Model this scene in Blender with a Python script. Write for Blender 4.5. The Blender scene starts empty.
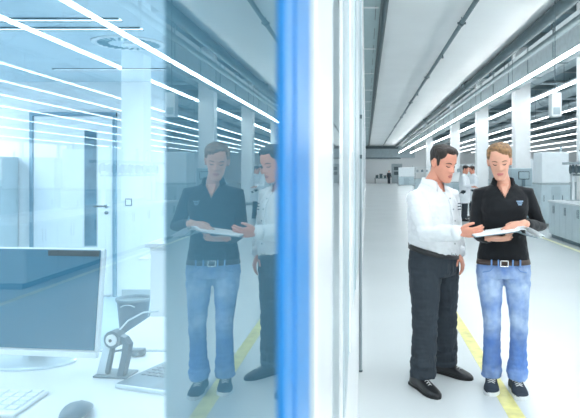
import bpy, bmesh, math, random
from mathutils import Vector, Matrix, noise
random.seed(7)
SC = bpy.context.scene
COL = SC.collection
PI = math.pi
V = Vector
F, CX, CY, EYE = 620.0, 366.0, 172.0, 1.5      # focal length in px, vanishing point, eye height
GX = -0.053                                     # plane of the glazed office wall

def at(x, y, d):
    """pixel + depth -> world point"""
    return V(((x - CX) * d / F, d, EYE - (y - CY) * d / F))

# ------------------------------------------------------------------ materials
def lin(c):
    return tuple((v / 255 / 12.92) if v / 255 <= 0.04045 else ((v / 255 + 0.055) / 1.055) ** 2.4 for v in c)

def mat(name, rgb, rough=0.5, metal=0.0, var=0.05, scale=6.0, bump=0.0, bscale=80.0, spec=0.5, stretch=(1, 1, 1), sheen=0.0):
    m = bpy.data.materials.new(name); m.use_nodes = True
    nt = m.node_tree; N = nt.nodes; L = nt.links
    b = N['Principled BSDF']
    b.inputs['Roughness'].default_value = rough
    b.inputs['Metallic'].default_value = metal
    b.inputs['Specular IOR Level'].default_value = spec
    if sheen: b.inputs['Sheen Weight'].default_value = sheen
    c = lin(rgb)
    tc = N.new('ShaderNodeTexCoord'); mp = N.new('ShaderNodeMapping'); mp.inputs['Scale'].default_value = stretch
    L.new(tc.outputs['Object'], mp.inputs['Vector'])
    nz = N.new('ShaderNodeTexNoise'); nz.inputs['Scale'].default_value = scale; nz.inputs['Detail'].default_value = 4
    L.new(mp.outputs['Vector'], nz.inputs['Vector'])
    rp = N.new('ShaderNodeValToRGB')
    rp.color_ramp.elements[0].position = 0.3; rp.color_ramp.elements[1].position = 0.7
    rp.color_ramp.elements[0].color = (*[v * (1 - var) for v in c], 1)
    rp.color_ramp.elements[1].color = (*[min(1, v * (1 + var)) for v in c], 1)
    L.new(nz.outputs['Fac'], rp.inputs['Fac']); L.new(rp.outputs['Color'], b.inputs['Base Color'])
    if bump:
        n2 = N.new('ShaderNodeTexNoise'); n2.inputs['Scale'].default_value = bscale; n2.inputs['Detail'].default_value = 3
        L.new(mp.outputs['Vector'], n2.inputs['Vector'])
        bp = N.new('ShaderNodeBump'); bp.inputs['Strength'].default_value = bump; bp.inputs['Distance'].default_value = 0.01
        L.new(n2.outputs['Fac'], bp.inputs['Height']); L.new(bp.outputs['Normal'], b.inputs['Normal'])
    return m

def emat(name, rgb, strength):
    m = bpy.data.materials.new(name); m.use_nodes = True
    b = m.node_tree.nodes['Principled BSDF']
    b.inputs['Base Color'].default_value = (*lin(rgb), 1)
    b.inputs['Emission Color'].default_value = (*lin(rgb), 1)
    b.inputs['Emission Strength'].default_value = strength
    return m

def glass_mat(name, ior, tint, gtint):
    """thin architectural pane: Fresnel mix of a mirror and a clear tinted sheet"""
    m = bpy.data.materials.new(name); m.use_nodes = True
    nt = m.node_tree; N = nt.nodes; L = nt.links
    for n in list(N):
        if n.type == 'BSDF_PRINCIPLED': N.remove(n)
    out = [n for n in N if n.type == 'OUTPUT_MATERIAL'][0]
    fr = N.new('ShaderNodeFresnel'); fr.inputs['IOR'].default_value = ior
    tr = N.new('ShaderNodeBsdfTransparent'); tr.inputs['Color'].default_value = (*tint, 1)
    gl = N.new('ShaderNodeBsdfGlossy'); gl.inputs['Color'].default_value = (*gtint, 1); gl.inputs['Roughness'].default_value = 0.0
    mx = N.new('ShaderNodeMixShader')
    L.new(fr.outputs[0], mx.inputs[0]); L.new(tr.outputs[0], mx.inputs[1]); L.new(gl.outputs[0], mx.inputs[2])
    L.new(mx.outputs[0], out.inputs['Surface'])
    return m

def clear_mat(name, tint):
    m = bpy.data.materials.new(name); m.use_nodes = True
    nt = m.node_tree; N = nt.nodes
    for n in list(N):
        if n.type == 'BSDF_PRINCIPLED': N.remove(n)
    out = [n for n in N if n.type == 'OUTPUT_MATERIAL'][0]
    tr = N.new('ShaderNodeBsdfTransparent'); tr.inputs['Color'].default_value = (*tint, 1)
    nt.links.new(tr.outputs[0], out.inputs['Surface'])
    return m

def dots_mat(name, rgb, dark, pitch):
    m = mat(name, rgb, 0.6)
    nt = m.node_tree; N = nt.nodes; L = nt.links; b = N['Principled BSDF']
    tc = N.new('ShaderNodeTexCoord'); vo = N.new('ShaderNodeTexVoronoi'); vo.inputs['Scale'].default_value = 1 / pitch
    vo.inputs['Randomness'].default_value = 0.0
    L.new(tc.outputs['Object'], vo.inputs['Vector'])
    mt = N.new('ShaderNodeMath'); mt.operation = 'LESS_THAN'; mt.inputs[1].default_value = 0.3
    L.new(vo.outputs['Distance'], mt.inputs[0])
    mx = N.new('ShaderNodeMixRGB'); mx.inputs['Color1'].default_value = (*lin(rgb), 1); mx.inputs['Color2'].default_value = (*lin(dark), 1)
    L.new(mt.outputs[0], mx.inputs['Fac']); L.new(mx.outputs[0], b.inputs['Base Color'])
    return m

# ------------------------------------------------------------------ objects
def tag(o, label=None, cat=None, group=None, kind=None):
    if label: o['label'] = label
    if cat: o['category'] = cat
    if group: o['group'] = group
    if kind: o['kind'] = kind
    return o

def empty(name, loc, label, cat, group=None, rz=0.0):
    o = bpy.data.objects.new(name, None); COL.objects.link(o)
    o.empty_display_size = 0.05
    o.location = loc; o.rotation_euler = (0, 0, rz)
    return tag(o, label, cat, group)

def children(o):
    return [c for c in bpy.data.objects if c.parent == o]

def copy_tree(o, loc, label=None, group=None, parent=None):
    c = o.copy(); COL.objects.link(c)
    if parent: c.parent = parent
    else:
        c.location = loc
        if label: c['label'] = label
        if group: c['group'] = group
    for ch in children(o): copy_tree(ch, None, parent=c)
    return c

def frame_of(t, ref=None):
    t = t.normalized()
    r = ref or (V((0, 0, 1)) if abs(t.z) < 0.9 else V((1, 0, 0)))
    a = r.cross(t)
    if a.length < 1e-6: a = V((1, 0, 0)).cross(t)
    a.normalize()
    return a, t.cross(a).normalized()

class MB:
    def __init__(s): s.bm = bmesh.new()
    def face(s, vs):
        try: s.bm.faces.new(vs)
        except ValueError: pass
    def box(s, a, b, bev=0.0):
        lo = [min(a[i], b[i]) for i in range(3)]; hi = [max(a[i], b[i]) for i in range(3)]
        t = bmesh.new()
        bmesh.ops.create_cube(t, size=1)
        for v in t.verts: v.co = V([(lo[i] + hi[i]) / 2 + v.co[i] * (hi[i] - lo[i]) for i in range(3)])
        if bev:
            bmesh.ops.bevel(t, geom=t.edges[:] + t.verts[:], offset=min(bev, 0.45 * min(hi[i] - lo[i] for i in range(3))), segments=2, affect='EDGES', profile=0.5)
        s.add(t); return s
    def obox(s, c, size, rot, bev=0.0):
        t = bmesh.new(); bmesh.ops.create_cube(t, size=1)
        for v in t.verts: v.co = V([v.co[i] * size[i] for i in range(3)])
        if bev: bmesh.ops.bevel(t, geom=t.edges[:] + t.verts[:], offset=bev, segments=2, affect='EDGES', profile=0.5)
        for v in t.verts: v.co = rot @ v.co + V(c)
        s.add(t); return s
    def add(s, t):
        me = bpy.data.meshes.new('tmp'); t.to_mesh(me); t.free(); s.bm.from_mesh(me); bpy.data.meshes.remove(me)
    def loft(s, rings, cap=True):
        rv = [[s.bm.verts.new(p) for p in r] for r in rings]
        n = len(rings[0])
        for i in range(len(rv) - 1):
            for j in range(n):
                s.face([rv[i][j], rv[i][(j + 1) % n], rv[i + 1][(j + 1) % n], rv[i + 1][j]])
        if cap:
            s.face(list(reversed(rv[0]))); s.face(rv[-1])
        return s
    def tube(s, pts, rad, n=10, ends=True, ref=None, flat=1.0):
        """tapered tube through pts; rad scalar or list; rounded ends"""
        pts = [V(p) for p in pts]
        if not hasattr(rad, '__len__'): rad = [rad] * len(pts)
        P, R = list(pts), list(rad)
        if ends:
            t0 = (pts[0] - pts[1]).normalized(); t1 = (pts[-1] - pts[-2]).normalized()
            pre = [(pts[0] + t0 * rad[0] * math.sin(a), rad[0] * math.cos(a)) for a in (1.35, 0.9, 0.45)]
            post = [(pts[-1] + t1 * rad[-1] * math.sin(a), rad[-1] * math.cos(a)) for a in (0.45, 0.9, 1.35)]
            P = [p for p, _ in pre] + P + [p for p, _ in post]; R = [r for _, r in pre] + R + [r for _, r in post]
        rings = []; a = None
        for i, p in enumerate(P):
            t = (P[min(i + 1, len(P) - 1)] - P[max(i - 1, 0)])
            if a is None or ref: a, b = frame_of(t, ref)
            else:                                   # carry the frame along, no twist
                t = t.normalized(); a = (a - t * a.dot(t)).normalized(); b = t.cross(a)
            rings.append([p + a * math.cos(2 * PI * k / n) * R[i] + b * math.sin(2 * PI * k / n) * R[i] * flat for k in range(n)])
        return s.loft(rings)
    def cyl(s, p0, p1, r, r1=None, n=20):
        return s.tube([p0, p1], [r, r if r1 is None else r1], n, ends=False)
    def ell(s, c, r, rot=None, n=16):
        t = bmesh.new(); bmesh.ops.create_uvsphere(t, u_segments=n, v_segments=max(6, n * 2 // 3), radius=1)
        for v in t.verts:
            q = V((v.co.x * r[0], v.co.y * r[1], v.co.z * r[2]))
            v.co = (rot @ q if rot else q) + V(c)
        s.add(t); return s
    def lathe(s, c, prof, n=28, cap=True):
        c = V(c)
        return s.loft([[c + V((r * math.cos(2 * PI * k / n), r * math.sin(2 * PI * k / n), z)) for k in range(n)] for r, z in prof], cap)
    def ngon(s, pts, d):
        """prism: polygon pts extruded by vector d"""
        d = V(d)
        return s.loft([[V(p) for p in pts], [V(p) + d for p in pts]])
    def build(s, name, m, parent=None, smooth=False, loc=None, kind=None):
        bmesh.ops.recalc_face_normals(s.bm, faces=s.bm.faces[:])
        me = bpy.data.meshes.new(name); s.bm.to_mesh(me); s.bm.free()
        if smooth:
            me.polygons.foreach_set('use_smooth', [True] * len(me.polygons))
        for x in (m if isinstance(m, (list, tuple)) else [m]): me.materials.append(x)
        o = bpy.data.objects.new(name, me); COL.objects.link(o)
        if parent: o.parent = parent
        if loc is not None: o.location = loc
        if kind: o['kind'] = kind
        return o

def struct(name, mb, m, parent=None, smooth=False):
    return mb.build(name, m, parent, smooth, kind=None if parent else 'structure')

def smooth_by_angle(o, deg=40):
    me = o.data
    me.polygons.foreach_set('use_smooth', [True] * len(me.polygons))
    bm = bmesh.new(); bm.from_mesh(me)
    for e in bm.edges:
        e.smooth = not (len(e.link_faces) == 2 and e.calc_face_angle(0) > math.radians(deg))
    bm.to_mesh(me); bm.free()
    return o

def fuse(mb, voxel, iters=2, fac=0.5):
    """voxel union of the closed shells in mb -> a bmesh of one continuous surface"""
    bmesh.ops.recalc_face_normals(mb.bm, faces=mb.bm.faces[:])
    me = bpy.data.meshes.new('tmp'); mb.bm.to_mesh(me); mb.bm.free()
    o = bpy.data.objects.new('tmp', me); COL.objects.link(o)
    r = o.modifiers.new('r', 'REMESH'); r.mode = 'VOXEL'; r.voxel_size = voxel; r.adaptivity = 0
    if iters:
        sm = o.modifiers.new('s', 'SMOOTH'); sm.iterations = iters; sm.factor = fac
    dg = bpy.context.evaluated_depsgraph_get()
    me2 = bpy.data.meshes.new_from_object(o.evaluated_get(dg))
    out = MB(); out.bm.from_mesh(me2)
    bpy.data.objects.remove(o); bpy.data.meshes.remove(me); bpy.data.meshes.remove(me2)
    return out

def wrinkle(mb, amp, f, seed=0, fn=None):
    mb.bm.normal_update()
    mv = []
    for v in mb.bm.verts:
        p = V((v.co.x * f[0], v.co.y * f[1], v.co.z * f[2])) + V((seed * 7.3, seed * 3.1, 0))
        n = noise.noise(p) + 0.5 * noise.noise(p * 2.1)
        a = amp * (fn(v.co) if fn else 1.0)
        mv.append(v.normal * (n * a))
    for v, d in zip(mb.bm.verts, mv): v.co += d
    return mb
# ------------------------------------------------------------------ materials of the place
M = {}
M['floor'] = mat('epoxy floor', (222, 227, 228), 0.22, var=0.03, scale=0.6, spec=0.45)
M['white'] = mat('white paint', (238, 241, 242), 0.5, var=0.02)
M['whitegloss'] = mat('white gloss', (240, 243, 245), 0.25, var=0.02)
M['ceil'] = mat('ceiling panels', (236, 240, 241), 0.8, var=0.03, scale=0.5)
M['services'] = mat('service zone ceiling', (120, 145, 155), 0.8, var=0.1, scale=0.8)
M['pipe'] = mat('grey pipe', (118, 136, 141), 0.45, var=0.08)
M['pipedark'] = mat('dark grey steel', (84, 102, 108), 0.45, var=0.08)
M['duct'] = mat('galvanised duct', (165, 180, 186), 0.35, 0.5, var=0.1)
M['tile'] = mat('grey ceiling tile', (172, 194, 198), 0.6, var=0.04)
M['steel'] = mat('pale steel', (172, 186, 192), 0.4, var=0.04)
M['bluegrey'] = mat('blue grey paint', (174, 194, 202), 0.45, var=0.04)
M['counter'] = mat('counter laminate', (196, 212, 219), 0.4, var=0.04)
M['machine'] = mat('machine panel', (228, 236, 240), 0.4, var=0.03)
M['machineblue'] = mat('machine front', (190, 208, 215), 0.35, var=0.05)
M['dark'] = mat('dark plastic', (44, 54, 60), 0.4, var=0.08)
M['mid'] = mat('mid grey plastic', (110, 132, 142), 0.45, var=0.06)
M['blue'] = mat('blue lacquer', (30, 136, 208), 0.35, var=0.04)
M['yellow'] = mat('yellow floor paint', (238, 230, 150), 0.4, var=0.18, scale=9)
M['palleyellow'] = mat('worn pale yellow floor paint', (222, 222, 178), 0.4, var=0.1, scale=9)
M['officewall'] = mat('office wall paint', (236, 241, 244), 0.6, var=0.02)
M['officeceil'] = dots_mat('perforated ceiling', (206, 222, 230), (135, 160, 172), 0.022)
M['officefloor'] = mat('office floor', (176, 200, 212), 0.35, var=0.04)
M['doorframe'] = mat('door frame', (128, 162, 180), 0.4, var=0.05)
M['post'] = mat('dark blue grey post', (136, 176, 190), 0.6, var=0.05)
M['screen'] = mat('black screen', (58, 116, 142), 0.25, var=0.05)
M['alu'] = mat('light aluminium', (205, 217, 223), 0.35, 0.4, var=0.03)
M['chrome'] = mat('chrome', (200, 205, 210), 0.15, 1.0, var=0.02)
M['bin'] = mat('grey plastic bin', (96, 122, 136), 0.5, var=0.06)
M['key'] = mat('key caps', (226, 234, 238), 0.5, var=0.02)
M['keygrey'] = mat('grey key caps', (112, 134, 146), 0.5, var=0.03)
M['laptop'] = mat('grey laptop deck', (112, 138, 152), 0.4, 0.2, var=0.04)
M['mouse'] = mat('mouse plastic', (78, 108, 124), 0.35, var=0.05)
M['light'] = emat('light diffuser', (246, 252, 255), 16.0)
M['lightdim'] = emat('dimmer light diffuser', (246, 252, 255), 6.0)
M['added'] = emat('recessed light diffuser', (246, 252, 255), 7.0)
M['added_uplight'] = emat('added upper light diffuser', (255, 253, 250), 15.0)
M['added_office'] = emat('added office light', (240, 248, 255), 5.0)
M['added_left'] = emat('left rear added office light', (240, 248, 255), 8.5)
M['slotlight'] = emat('slot light', (240, 248, 255), 1.5)
M['added_rear'] = emat('rear added office light', (240, 248, 255), 13)
M['pane'] = glass_mat('coated glass pane', 2.0, (0.80, 0.93, 0.97), (0.83, 0.96, 0.985))
M['pane2'] = glass_mat('clear glass pane', 1.5, (0.9, 0.95, 0.97), (0.86, 0.91, 0.92))
M['clear'] = clear_mat('glass exit face', (1, 1, 1))
M['clear'].name = 'clear glass'
M['doorglass'] = mat('door glazing', (96, 132, 150), 0.1, var=0.3, scale=5)

# ------------------------------------------------------------------ shell
struct('floor', MB().box((GX - 0.07, -6, -0.2), (40, 83, 0)), M['floor'])
struct('floor_office', MB().box((-6, -1.6, -0.2), (GX - 0.07, 7.5, 0)), M['officefloor'])
struct('ceiling', MB().box((0.46, -6, 5.0), (4.08, 83, 5.15)), M['ceil'])
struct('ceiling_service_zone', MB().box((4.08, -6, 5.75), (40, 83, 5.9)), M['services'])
# tiled ceiling strip along the facade, joints as thin battens on the strip
t = MB().box((GX, -6, 4.98), (0.30, 83, 5.1))
strip = struct('ceiling_strip', t, M['tile'])
t = MB()
y = 13.1 - 4.4 * 4
while y < 80:
    t.box((GX, y - 0.04, 4.965), (0.27, y + 0.04, 4.98)); y += 4.4
struct('tile_joint', t, M['white'], strip)
b = MB()
for y in range(-5, 80, 2): b.box((0.2, y, 4.975), (0.215, y + 1.2, 4.98))
struct('slot', b, M['pipedark'], strip)
struct('ceiling_edge', MB().box((0.30, -6, 4.93), (0.46, 83, 5.2), 0.01), M['pipedark'])
# end wall: white lower wall, grey upper band, dark beam under the ceiling
w = struct('wall_end', MB().box((GX, 83, 0), (40, 83.3, 5.9)), M['white'])
struct('upper_band', MB().box((GX, 82.9, 3.4), (6.5, 83, 5.0)), M['duct'], w)
struct('beam', MB().box((GX, 82.5, 4.6), (4.3, 83, 4.95)), M['pipedark'], w)
struct('beam', MB().box((GX, 82.5, 3.25), (4.6, 83, 3.45)), M['pipe'], w)
struct('wall_right', MB().box((40, -6, 0), (40.3, 83, 0.6)), M['white'])
struct('wall_right_top', MB().box((40, -6, 5.0), (40.3, 83, 5.9)), M['white'])
for i in range(11): struct('trim_%d' % (70 + i), MB().box((40, -6 + i * 8.7, 0.6), (40.3, -5.6 + i * 8.7, 5.0)), M['white'])
struct('window_90', MB().box((40.1, -6, 0.6), (40.12, 83, 5.0)), M['clear'])  # window band added in the side wall to bring in daylight
# yellow floor lines
struct('trim_1', MB().box((0.872, 0.5, 0), (0.975, 7.6, 0.0015)), M['yellow'])
struct('trim_2', MB().box((3.98, 0.5, 0), (4.08, 14.4, 0.0015)), M['palleyellow'])

# ------------------------------------------------------------------ facade of the glazed office (plane x = GX)
def pane(name, y0, y1, z0, z1, m='pane'):
    mb = MB().box((GX - 0.006, y0, z0), (GX, y1, z1))
    o = struct(name, mb, [M[m], M['clear']])
    for p in o.data.polygons: p.material_index = 0 if p.normal.x > 0.5 else 1
    return o
pane('window_1', -0.9, 0.388, 0.02, 2.9)
# blue jamb, white frame and the narrow second pane
m = MB().box((GX - 0.0015, 0.3845, 0), (GX + 0.003, 0.553, 3.1), 0.001)
o = struct('trim_3', m, M['blue'])
struct('frame_body', MB().box((GX - 0.0125, 0.388, 0), (GX - 0.0015, 0.553, 3.1)), M['post'], o)
struct('groove', MB().box((GX + 0.0025, 0.43, 0), (GX + 0.0045, 0.437, 3.1)), M['blue'], o)
m = MB().box((GX - 0.0125, 0.553, 0), (GX + 0.002, 0.615, 3.1)); struct('trim_4', m, M['steel'])
m = MB().box((GX - 0.12, 0.615, 0), (GX + 0.004, 0.90, 3.1), 0.006); o = struct('trim_5', m, M['whitegloss'])
struct('reveal', MB().box((GX - 0.1, 0.90, 0), (GX + 0.0015, 0.98, 3.1)), M['steel'], o)
pane('window_2', 0.98, 1.24, 0.95, 3.1, 'pane2')
# white facade: closed lower panel and, above it, frames and panes in turn
struct('wall_left', MB().box((GX - 0.12, 0.98, 0), (GX, 83, 0.93)), M['whitegloss'])
struct('wall_left_upper', MB().box((GX - 0.12, 1.24, 3.1), (GX - 0.002, 83, 5.0)), M['white'])
n = 6
edges = [1.24, 1.42, 1.66, 1.95, 2.4, 3.0, 3.9, 4.55]
cols = ['whitegloss', 'steel', 'bluegrey', 'whitegloss', 'bluegrey', 'steel', 'whitegloss']
for i in range(len(edges) - 1):
    struct('trim_%d' % n, MB().box((GX - 0.1, edges[i], 0.93), (GX + (0.004 if i % 2 else 0.0), edges[i + 1], 3.1), 0.002), M[cols[i]]); n += 1
y = 4.55; k = 0
while y < 60:
    y2 = y + 1.6 + 0.12 * k
    struct('window_%d' % (3 + k), MB().box((GX - 0.06, y + 0.15, 0.93), (GX - 0.05, y2, 3.1)), M['bluegrey'])
    struct('trim_%d' % n, MB().box((GX - 0.1, y, 0.93), (GX + 0.006, y + 0.15, 3.1), 0.003), M['whitegloss'] if k % 2 else M['steel']); n += 1
    y = y2; k += 1
struct('wall_backing', MB().box((GX - 0.12, 1.24, 0.9), (GX - 0.1, 83, 3.1)), M['bluegrey'])
# slim grey post that stands on the floor at the end of the white panel
p = empty('facade_post', (GX + 0.012, 4.66, 0), 'slim grey steel post on the floor against the white facade', 'post')
MB().cyl((0, 0, 0.006), (0, 0, 4.98), 0.011, n=12).build('pole', M['steel'], p, True)
MB().cyl((0, 0, 0), (0, 0, 0.012), 0.016, n=14).build('foot', M['pipedark'], p, True)
for z in (1.6, 1.9): MB().box((-0.012, -0.02, z), (0.012, 0.02, z + 0.03), 0.003).build('clamp', M['pipedark'], p)

# ------------------------------------------------------------------ the office behind the pane
struct('wall_office', MB().box((-6.2, 7.5, 0), (GX - 0.12, 7.6, 2.7)), M['officewall'])
struct('wall_office_left', MB().box((-6.2, -1.6, 0), (-6, 7.5, 2.7)), M['officewall'])
struct('wall_office_front', MB().box((-6.2, -1.7, 0), (GX - 0.12, -1.6, 2.7)), M['officewall'])
struct('wall_office_inner', MB().box((GX - 0.14, 0.98, 0), (GX - 0.12, 7.5, 2.7)), M['officewall'])
oc = struct('ceiling_office', MB().box((-6.2, -1.7, 2.59), (GX - 0.12, 7.6, 2.7)), M['officeceil'])
struct('baseboard_office', MB().box((-6, 7.485, 0), (-4.12, 7.5, 0.08)), M['steel'])
struct('baseboard_office_right', MB().box((-2.95, 7.485, 0), (GX - 0.14, 7.5, 0.08)), M['steel'])
# dark blue-grey post that stands just inside the pane
struct('trim_60', MB().box((-0.1460, 0.45, 0), (-0.066, 0.62, 2.59)), M['post'])

# office door
D = 7.5
d = tag(bpy.data.objects.new('door_1', None), kind='structure'); COL.objects.link(d); d.location = (-3.525, D, 0)
fr = MB()
fr.box((-0.525, -0.045, 0), (-0.485, 0.0, 2.22), 0.003).box((0.475, -0.045, 0), (0.515, 0.0, 2.22), 0.003).box((-0.525, -0.047, 2.175), (0.515, 0.0, 2.22), 0.003)
fr.build('door_frame', M['doorframe'], d)
leaf = MB().box((-0.482, -0.03, 0.008), (0.472, -0.002, 2.172), 0.004).build('door_leaf', M['officewall'], d)
MB().box((0.13, -0.036, 0.60), (0.29, -0.028, 2.01), 0.003).build('glazing_frame', M['steel'], d)
MB().box((0.142, -0.040, 0.615), (0.278, -0.034, 1.995)).build('glazing', M['doorglass'], d)
h = MB().cyl((0.40, -0.03, 1.09), (0.40, -0.085, 1.09), 0.011, n=12).tube([(0.40, -0.082, 1.09), (0.34, -0.086, 1.09), (0.27, -0.084, 1.088)], 0.0105, 10)
hd = h.build('handle', M['pipedark'], d, True)
MB().cyl((0.40, -0.029, 1.09), (0.40, -0.040, 1.09), 0.026, n=20).build('rosette', M['chrome'], hd, True)
MB().cyl((0.40, -0.029, 1.01), (0.40, -0.042, 1.01), 0.022, n=18).build('lock', M['pipe'], d, True)
s = empty('light_switch', (-2.87, 7.5, 1.135), 'small square light switch on the office wall right of the door', 'switch')
MB().box((-0.042, -0.010, -0.045), (0.042, 0, 0.045), 0.004).build('plate', M['mid'], s)
MB().box((-0.030, -0.015, -0.032), (0.030, -0.009, 0.032), 0.003).build('rocker', M['officewall'], s)
# tall blue-grey cabinet at the left
c = empty('tall_cabinet', (-4.75, 7.2, 0), 'tall blue grey cabinet against the office wall left of the door', 'cabinet')
MB().box((-0.6, -0.25, 0.05), (0.56, 0.28, 1.68), 0.01).build('body', M['bluegrey'], c)
MB().box((-0.58, -0.2, 0), (0.54, 0.26, 0.05)).build('plinth', M['mid'], c)
for x0, x1, hx in ((-0.59, -0.075, -0.11), (-0.065, 0.55, -0.03)):
    dd = MB().box((x0, -0.27, 0.07), (x1, -0.25, 1.66), 0.006).build('door', M['bluegrey'], c)
    MB().cyl((hx, -0.285, 0.9), (hx, -0.285, 1.05), 0.008, n=10).build('handle', M['chrome'], dd, True)

# ceiling fittings of the office
def swirl(px, py, d, label):
    p = at(px, py, d)
    r = empty('ceiling_air_diffuser', (p.x, p.y, 2.59), label, 'air diffuser')
    MB().lathe((0, 0, 0), [(0.30, 0), (0.30, -0.006), (0.285, -0.012), (0.26, -0.010), (0.26, 0)], 48).build('rim', M['officewall'], r, True)
    MB().lathe((0, 0, 0), [(0.26, -0.001), (0.26, -0.008), (0.02, -0.008)], 48).build('face_plate', M['officeceil'], r)
    for k in range(24):
        a = 2 * PI * k / 24
        MB().obox((0.205 * math.cos(a), 0.205 * math.sin(a), -0.011), (0.085, 0.020, 0.008), Matrix.Rotation(a + 0.35, 3, 'Z')).build('slot', M['post'], r)
    MB().lathe((0, 0, 0), [(0.05, -0.008), (0.045, -0.016), (0.01, -0.018)], 24).build('hub', M['officewall'], r, True)
swirl(129, 43, 5.24, 'round swirl air diffuser with dark radial slots in the office ceiling')
for i, (yy, x0, x1, lab) in enumerate([(4.42, -4.4, -1.75, 'nearest long slot light across the office ceiling'), (4.70, -4.4, -1.7, 'long slot light across the office ceiling just behind the nearest one'), (6.56, -3.3, -1.9, 'short slot light in the office ceiling behind the round diffuser')]):
    r = empty('ceiling_slot_light', ((x0 + x1) / 2, yy, 2.59), lab, 'ceiling light', 'slot lights in the office ceiling')
    w_ = (x1 - x0) / 2
    MB().box((-w_, -0.045, -0.012), (w_, -0.025, 0), 0.002).box((-w_, 0.025, -0.012), (w_, 0.045, 0), 0.002).build('rim', M['mid'], r)
    MB().box((-w_, -0.025, -0.008), (w_, 0.025, -0.001)).build('diffuser', M['slotlight'], r)
k = 0
for yy, dep, spots in ((0.9, 'front', ((-4.2, 'left'), (-1.9, 'right'))), (3.2, 'middle', ((-4.2, 'left'), (-1.9, 'right'))), (6.3, 'rear', ((-5.3, 'left'), (-1.15, 'right')))):  # panel lights added out of view to brighten the office and its back wall
    for xx, side in spots:
        r = empty('added_panel_light', (xx, yy, 2.59), 'added square panel light in the office ceiling, out of view, %s %s' % (dep, side), 'ceiling light', 'added panel lights of the office')
        fr = MB()
        for a, b in (((-0.62, -0.62), (0.62, -0.6)), ((-0.62, 0.6), (0.62, 0.62)), ((-0.62, -0.6), (-0.6, 0.6)), ((0.6, -0.6), (0.62, 0.6))): fr.box((*a, -0.015), (*b, 0))
        fr.build('frame', M['officewall'], r)
        MB().box((-0.6, -0.6, -0.010), (0.6, 0.6, -0.002)).build('diffuser', M['added_rear' if (yy > 5 and xx > -2) else 'added_left' if yy > 5 else 'added_office'], r)

# ------------------------------------------------------------------ desks and what is on them
def desk(name, x0, x1, y0, y1, lab, legs):
    r = empty(name, ((x0 + x1) / 2, (y0 + y1) / 2, 0), lab, 'desk')
    a, b = (x1 - x0) / 2, (y1 - y0) / 2
    MB().box((-a, -b, 0.715), (a, b, 0.74), 0.004).build('desktop', M['whitegloss'], r)
    for sx in (-1, 1):
        for sy in (-1, 1):
            MB().box((sx * (a - 0.09) - 0.025, sy * (b - 0.07) - 0.025, 0), (sx * (a - 0.09) + 0.025, sy * (b - 0.07) + 0.025, 0.69), 0.004).build('leg', M['alu'], r)
    MB().box((-a + 0.1, -b + 0.06, 0.66), (a - 0.1, -b + 0.09, 0.714)).build('frame_rail', M['alu'], r)
    MB().box((-a + 0.1, b - 0.09, 0.66), (a - 0.1, b - 0.06, 0.714)).build('frame_rail', M['alu'], r)
    return r
dk = desk('desk', -2.9, -0.24, 1.5, 2.64, 'long white desk by the glass carrying the monitor and keyboard', 4)
MB().box((0.43, 0.55, 0.735), (1.33, 0.566, 0.7405)).build('cable_slot', M['mid'], dk)
desk('side_desk', -1.14, -0.24, 2.66, 3.26, 'small white desk behind the main desk, in front of the wastebasket', 4)

TOP = 0.7405
# monitor
r = empty('monitor', (-1.352, 2.47, TOP), 'large white desktop monitor with a black screen on the main desk', 'monitor')
ry = Matrix.Rotation(math.radians(-7), 3, 'Z') @ Matrix.Rotation(math.radians(-7), 3, 'X')
def mon(c, s_, bev=0.004):
    return MB().obox(ry @ V(c) + V((0, -0.02, 0.26)), s_, ry, bev)
mon((0, 0.012, 0), (0.65, 0.022, 0.40), 0.008).build('casing', M['whitegloss'], r)
sc = mon((-0.004, -0.001, 0.002), (0.630, 0.006, 0.384), 0.002).build('screen', M['screen'], r)
mon((0.20, -0.005, 0.180), (0.215, 0.006, 0.022), 0.002).build('reflection_bar', M['dark'], sc)  # dark bar standing in for a band reflected in the screen
mon((0, -0.001, -0.207), (0.65, 0.02, 0.022), 0.004).build('chin', M['whitegloss'], r)
MB().tube([(0, 0.075, 0.046), (0, 0.085, 0.12), (0, 0.05, 0.22)], [0.035, 0.03, 0.03], 14, flat=1.6).build('neck', M['alu'], r, True)
MB().loft([[(0.19 * math.cos(2 * PI * k / 40) * q, 0.005 + 0.115 * math.sin(2 * PI * k / 40) * q, z) for k in range(40)] for q, z in ((1, 0), (1, 0.007), (0.95, 0.011))]).build('foot', M['alu'], r, False)
# keyboard
r = empty('keyboard', (-1.485, 2.02, TOP), 'flat white computer keyboard on the desk before the monitor', 'keyboard')
MB().box((-0.40, -0.105, 0), (0.40, 0.105, 0.014), 0.006).build('base', M['whitegloss'], r)
for row in range(5):
    n = 24
    for k in range(20):
        x = 0.372 - k * 0.039
        MB().box((x - 0.0165, 0.078 - row * 0.036 - 0.0145, 0.012), (x + 0.0165, 0.078 - row * 0.036 + 0.0145, 0.020), 0.002).build('key', M['key'], r)
# mouse
p = at(78, 412, 1.93)
r = empty('computer_mouse', (p.x, p.y - 0.01, TOP), 'dark grey computer mouse on the front of the white desk', 'mouse')
rings = []
for i in range(13):
    t_ = i / 12; yy = -0.07 + 0.14 * t_; w_ = 0.040 * (math.sin(PI * (0.08 + 0.84 * t_)) ** 0.45); hh = 0.046 * math.sin(PI * (0.1 + 0.8 * t_)) ** 0.6 * (1.1 - 0.2 * t_)
    rings.append([(w_ * math.cos(2 * PI * k / 20), yy, max(0.0, hh * 0.5 + hh * 0.52 * math.sin(2 * PI * k / 20))) for k in range(20)])
MB().loft(rings).build('body', M['mouse'], r, True)
MB().cyl((-0.003, 0.030, 0.0335), (0.003, 0.030, 0.0335), 0.008, n=16).build('wheel', M['dark'], r, True)
MB().box((-0.0008, 0.018, 0.030), (0.0008, 0.045, 0.037)).build('button_gap', M['dark'], r)
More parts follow.
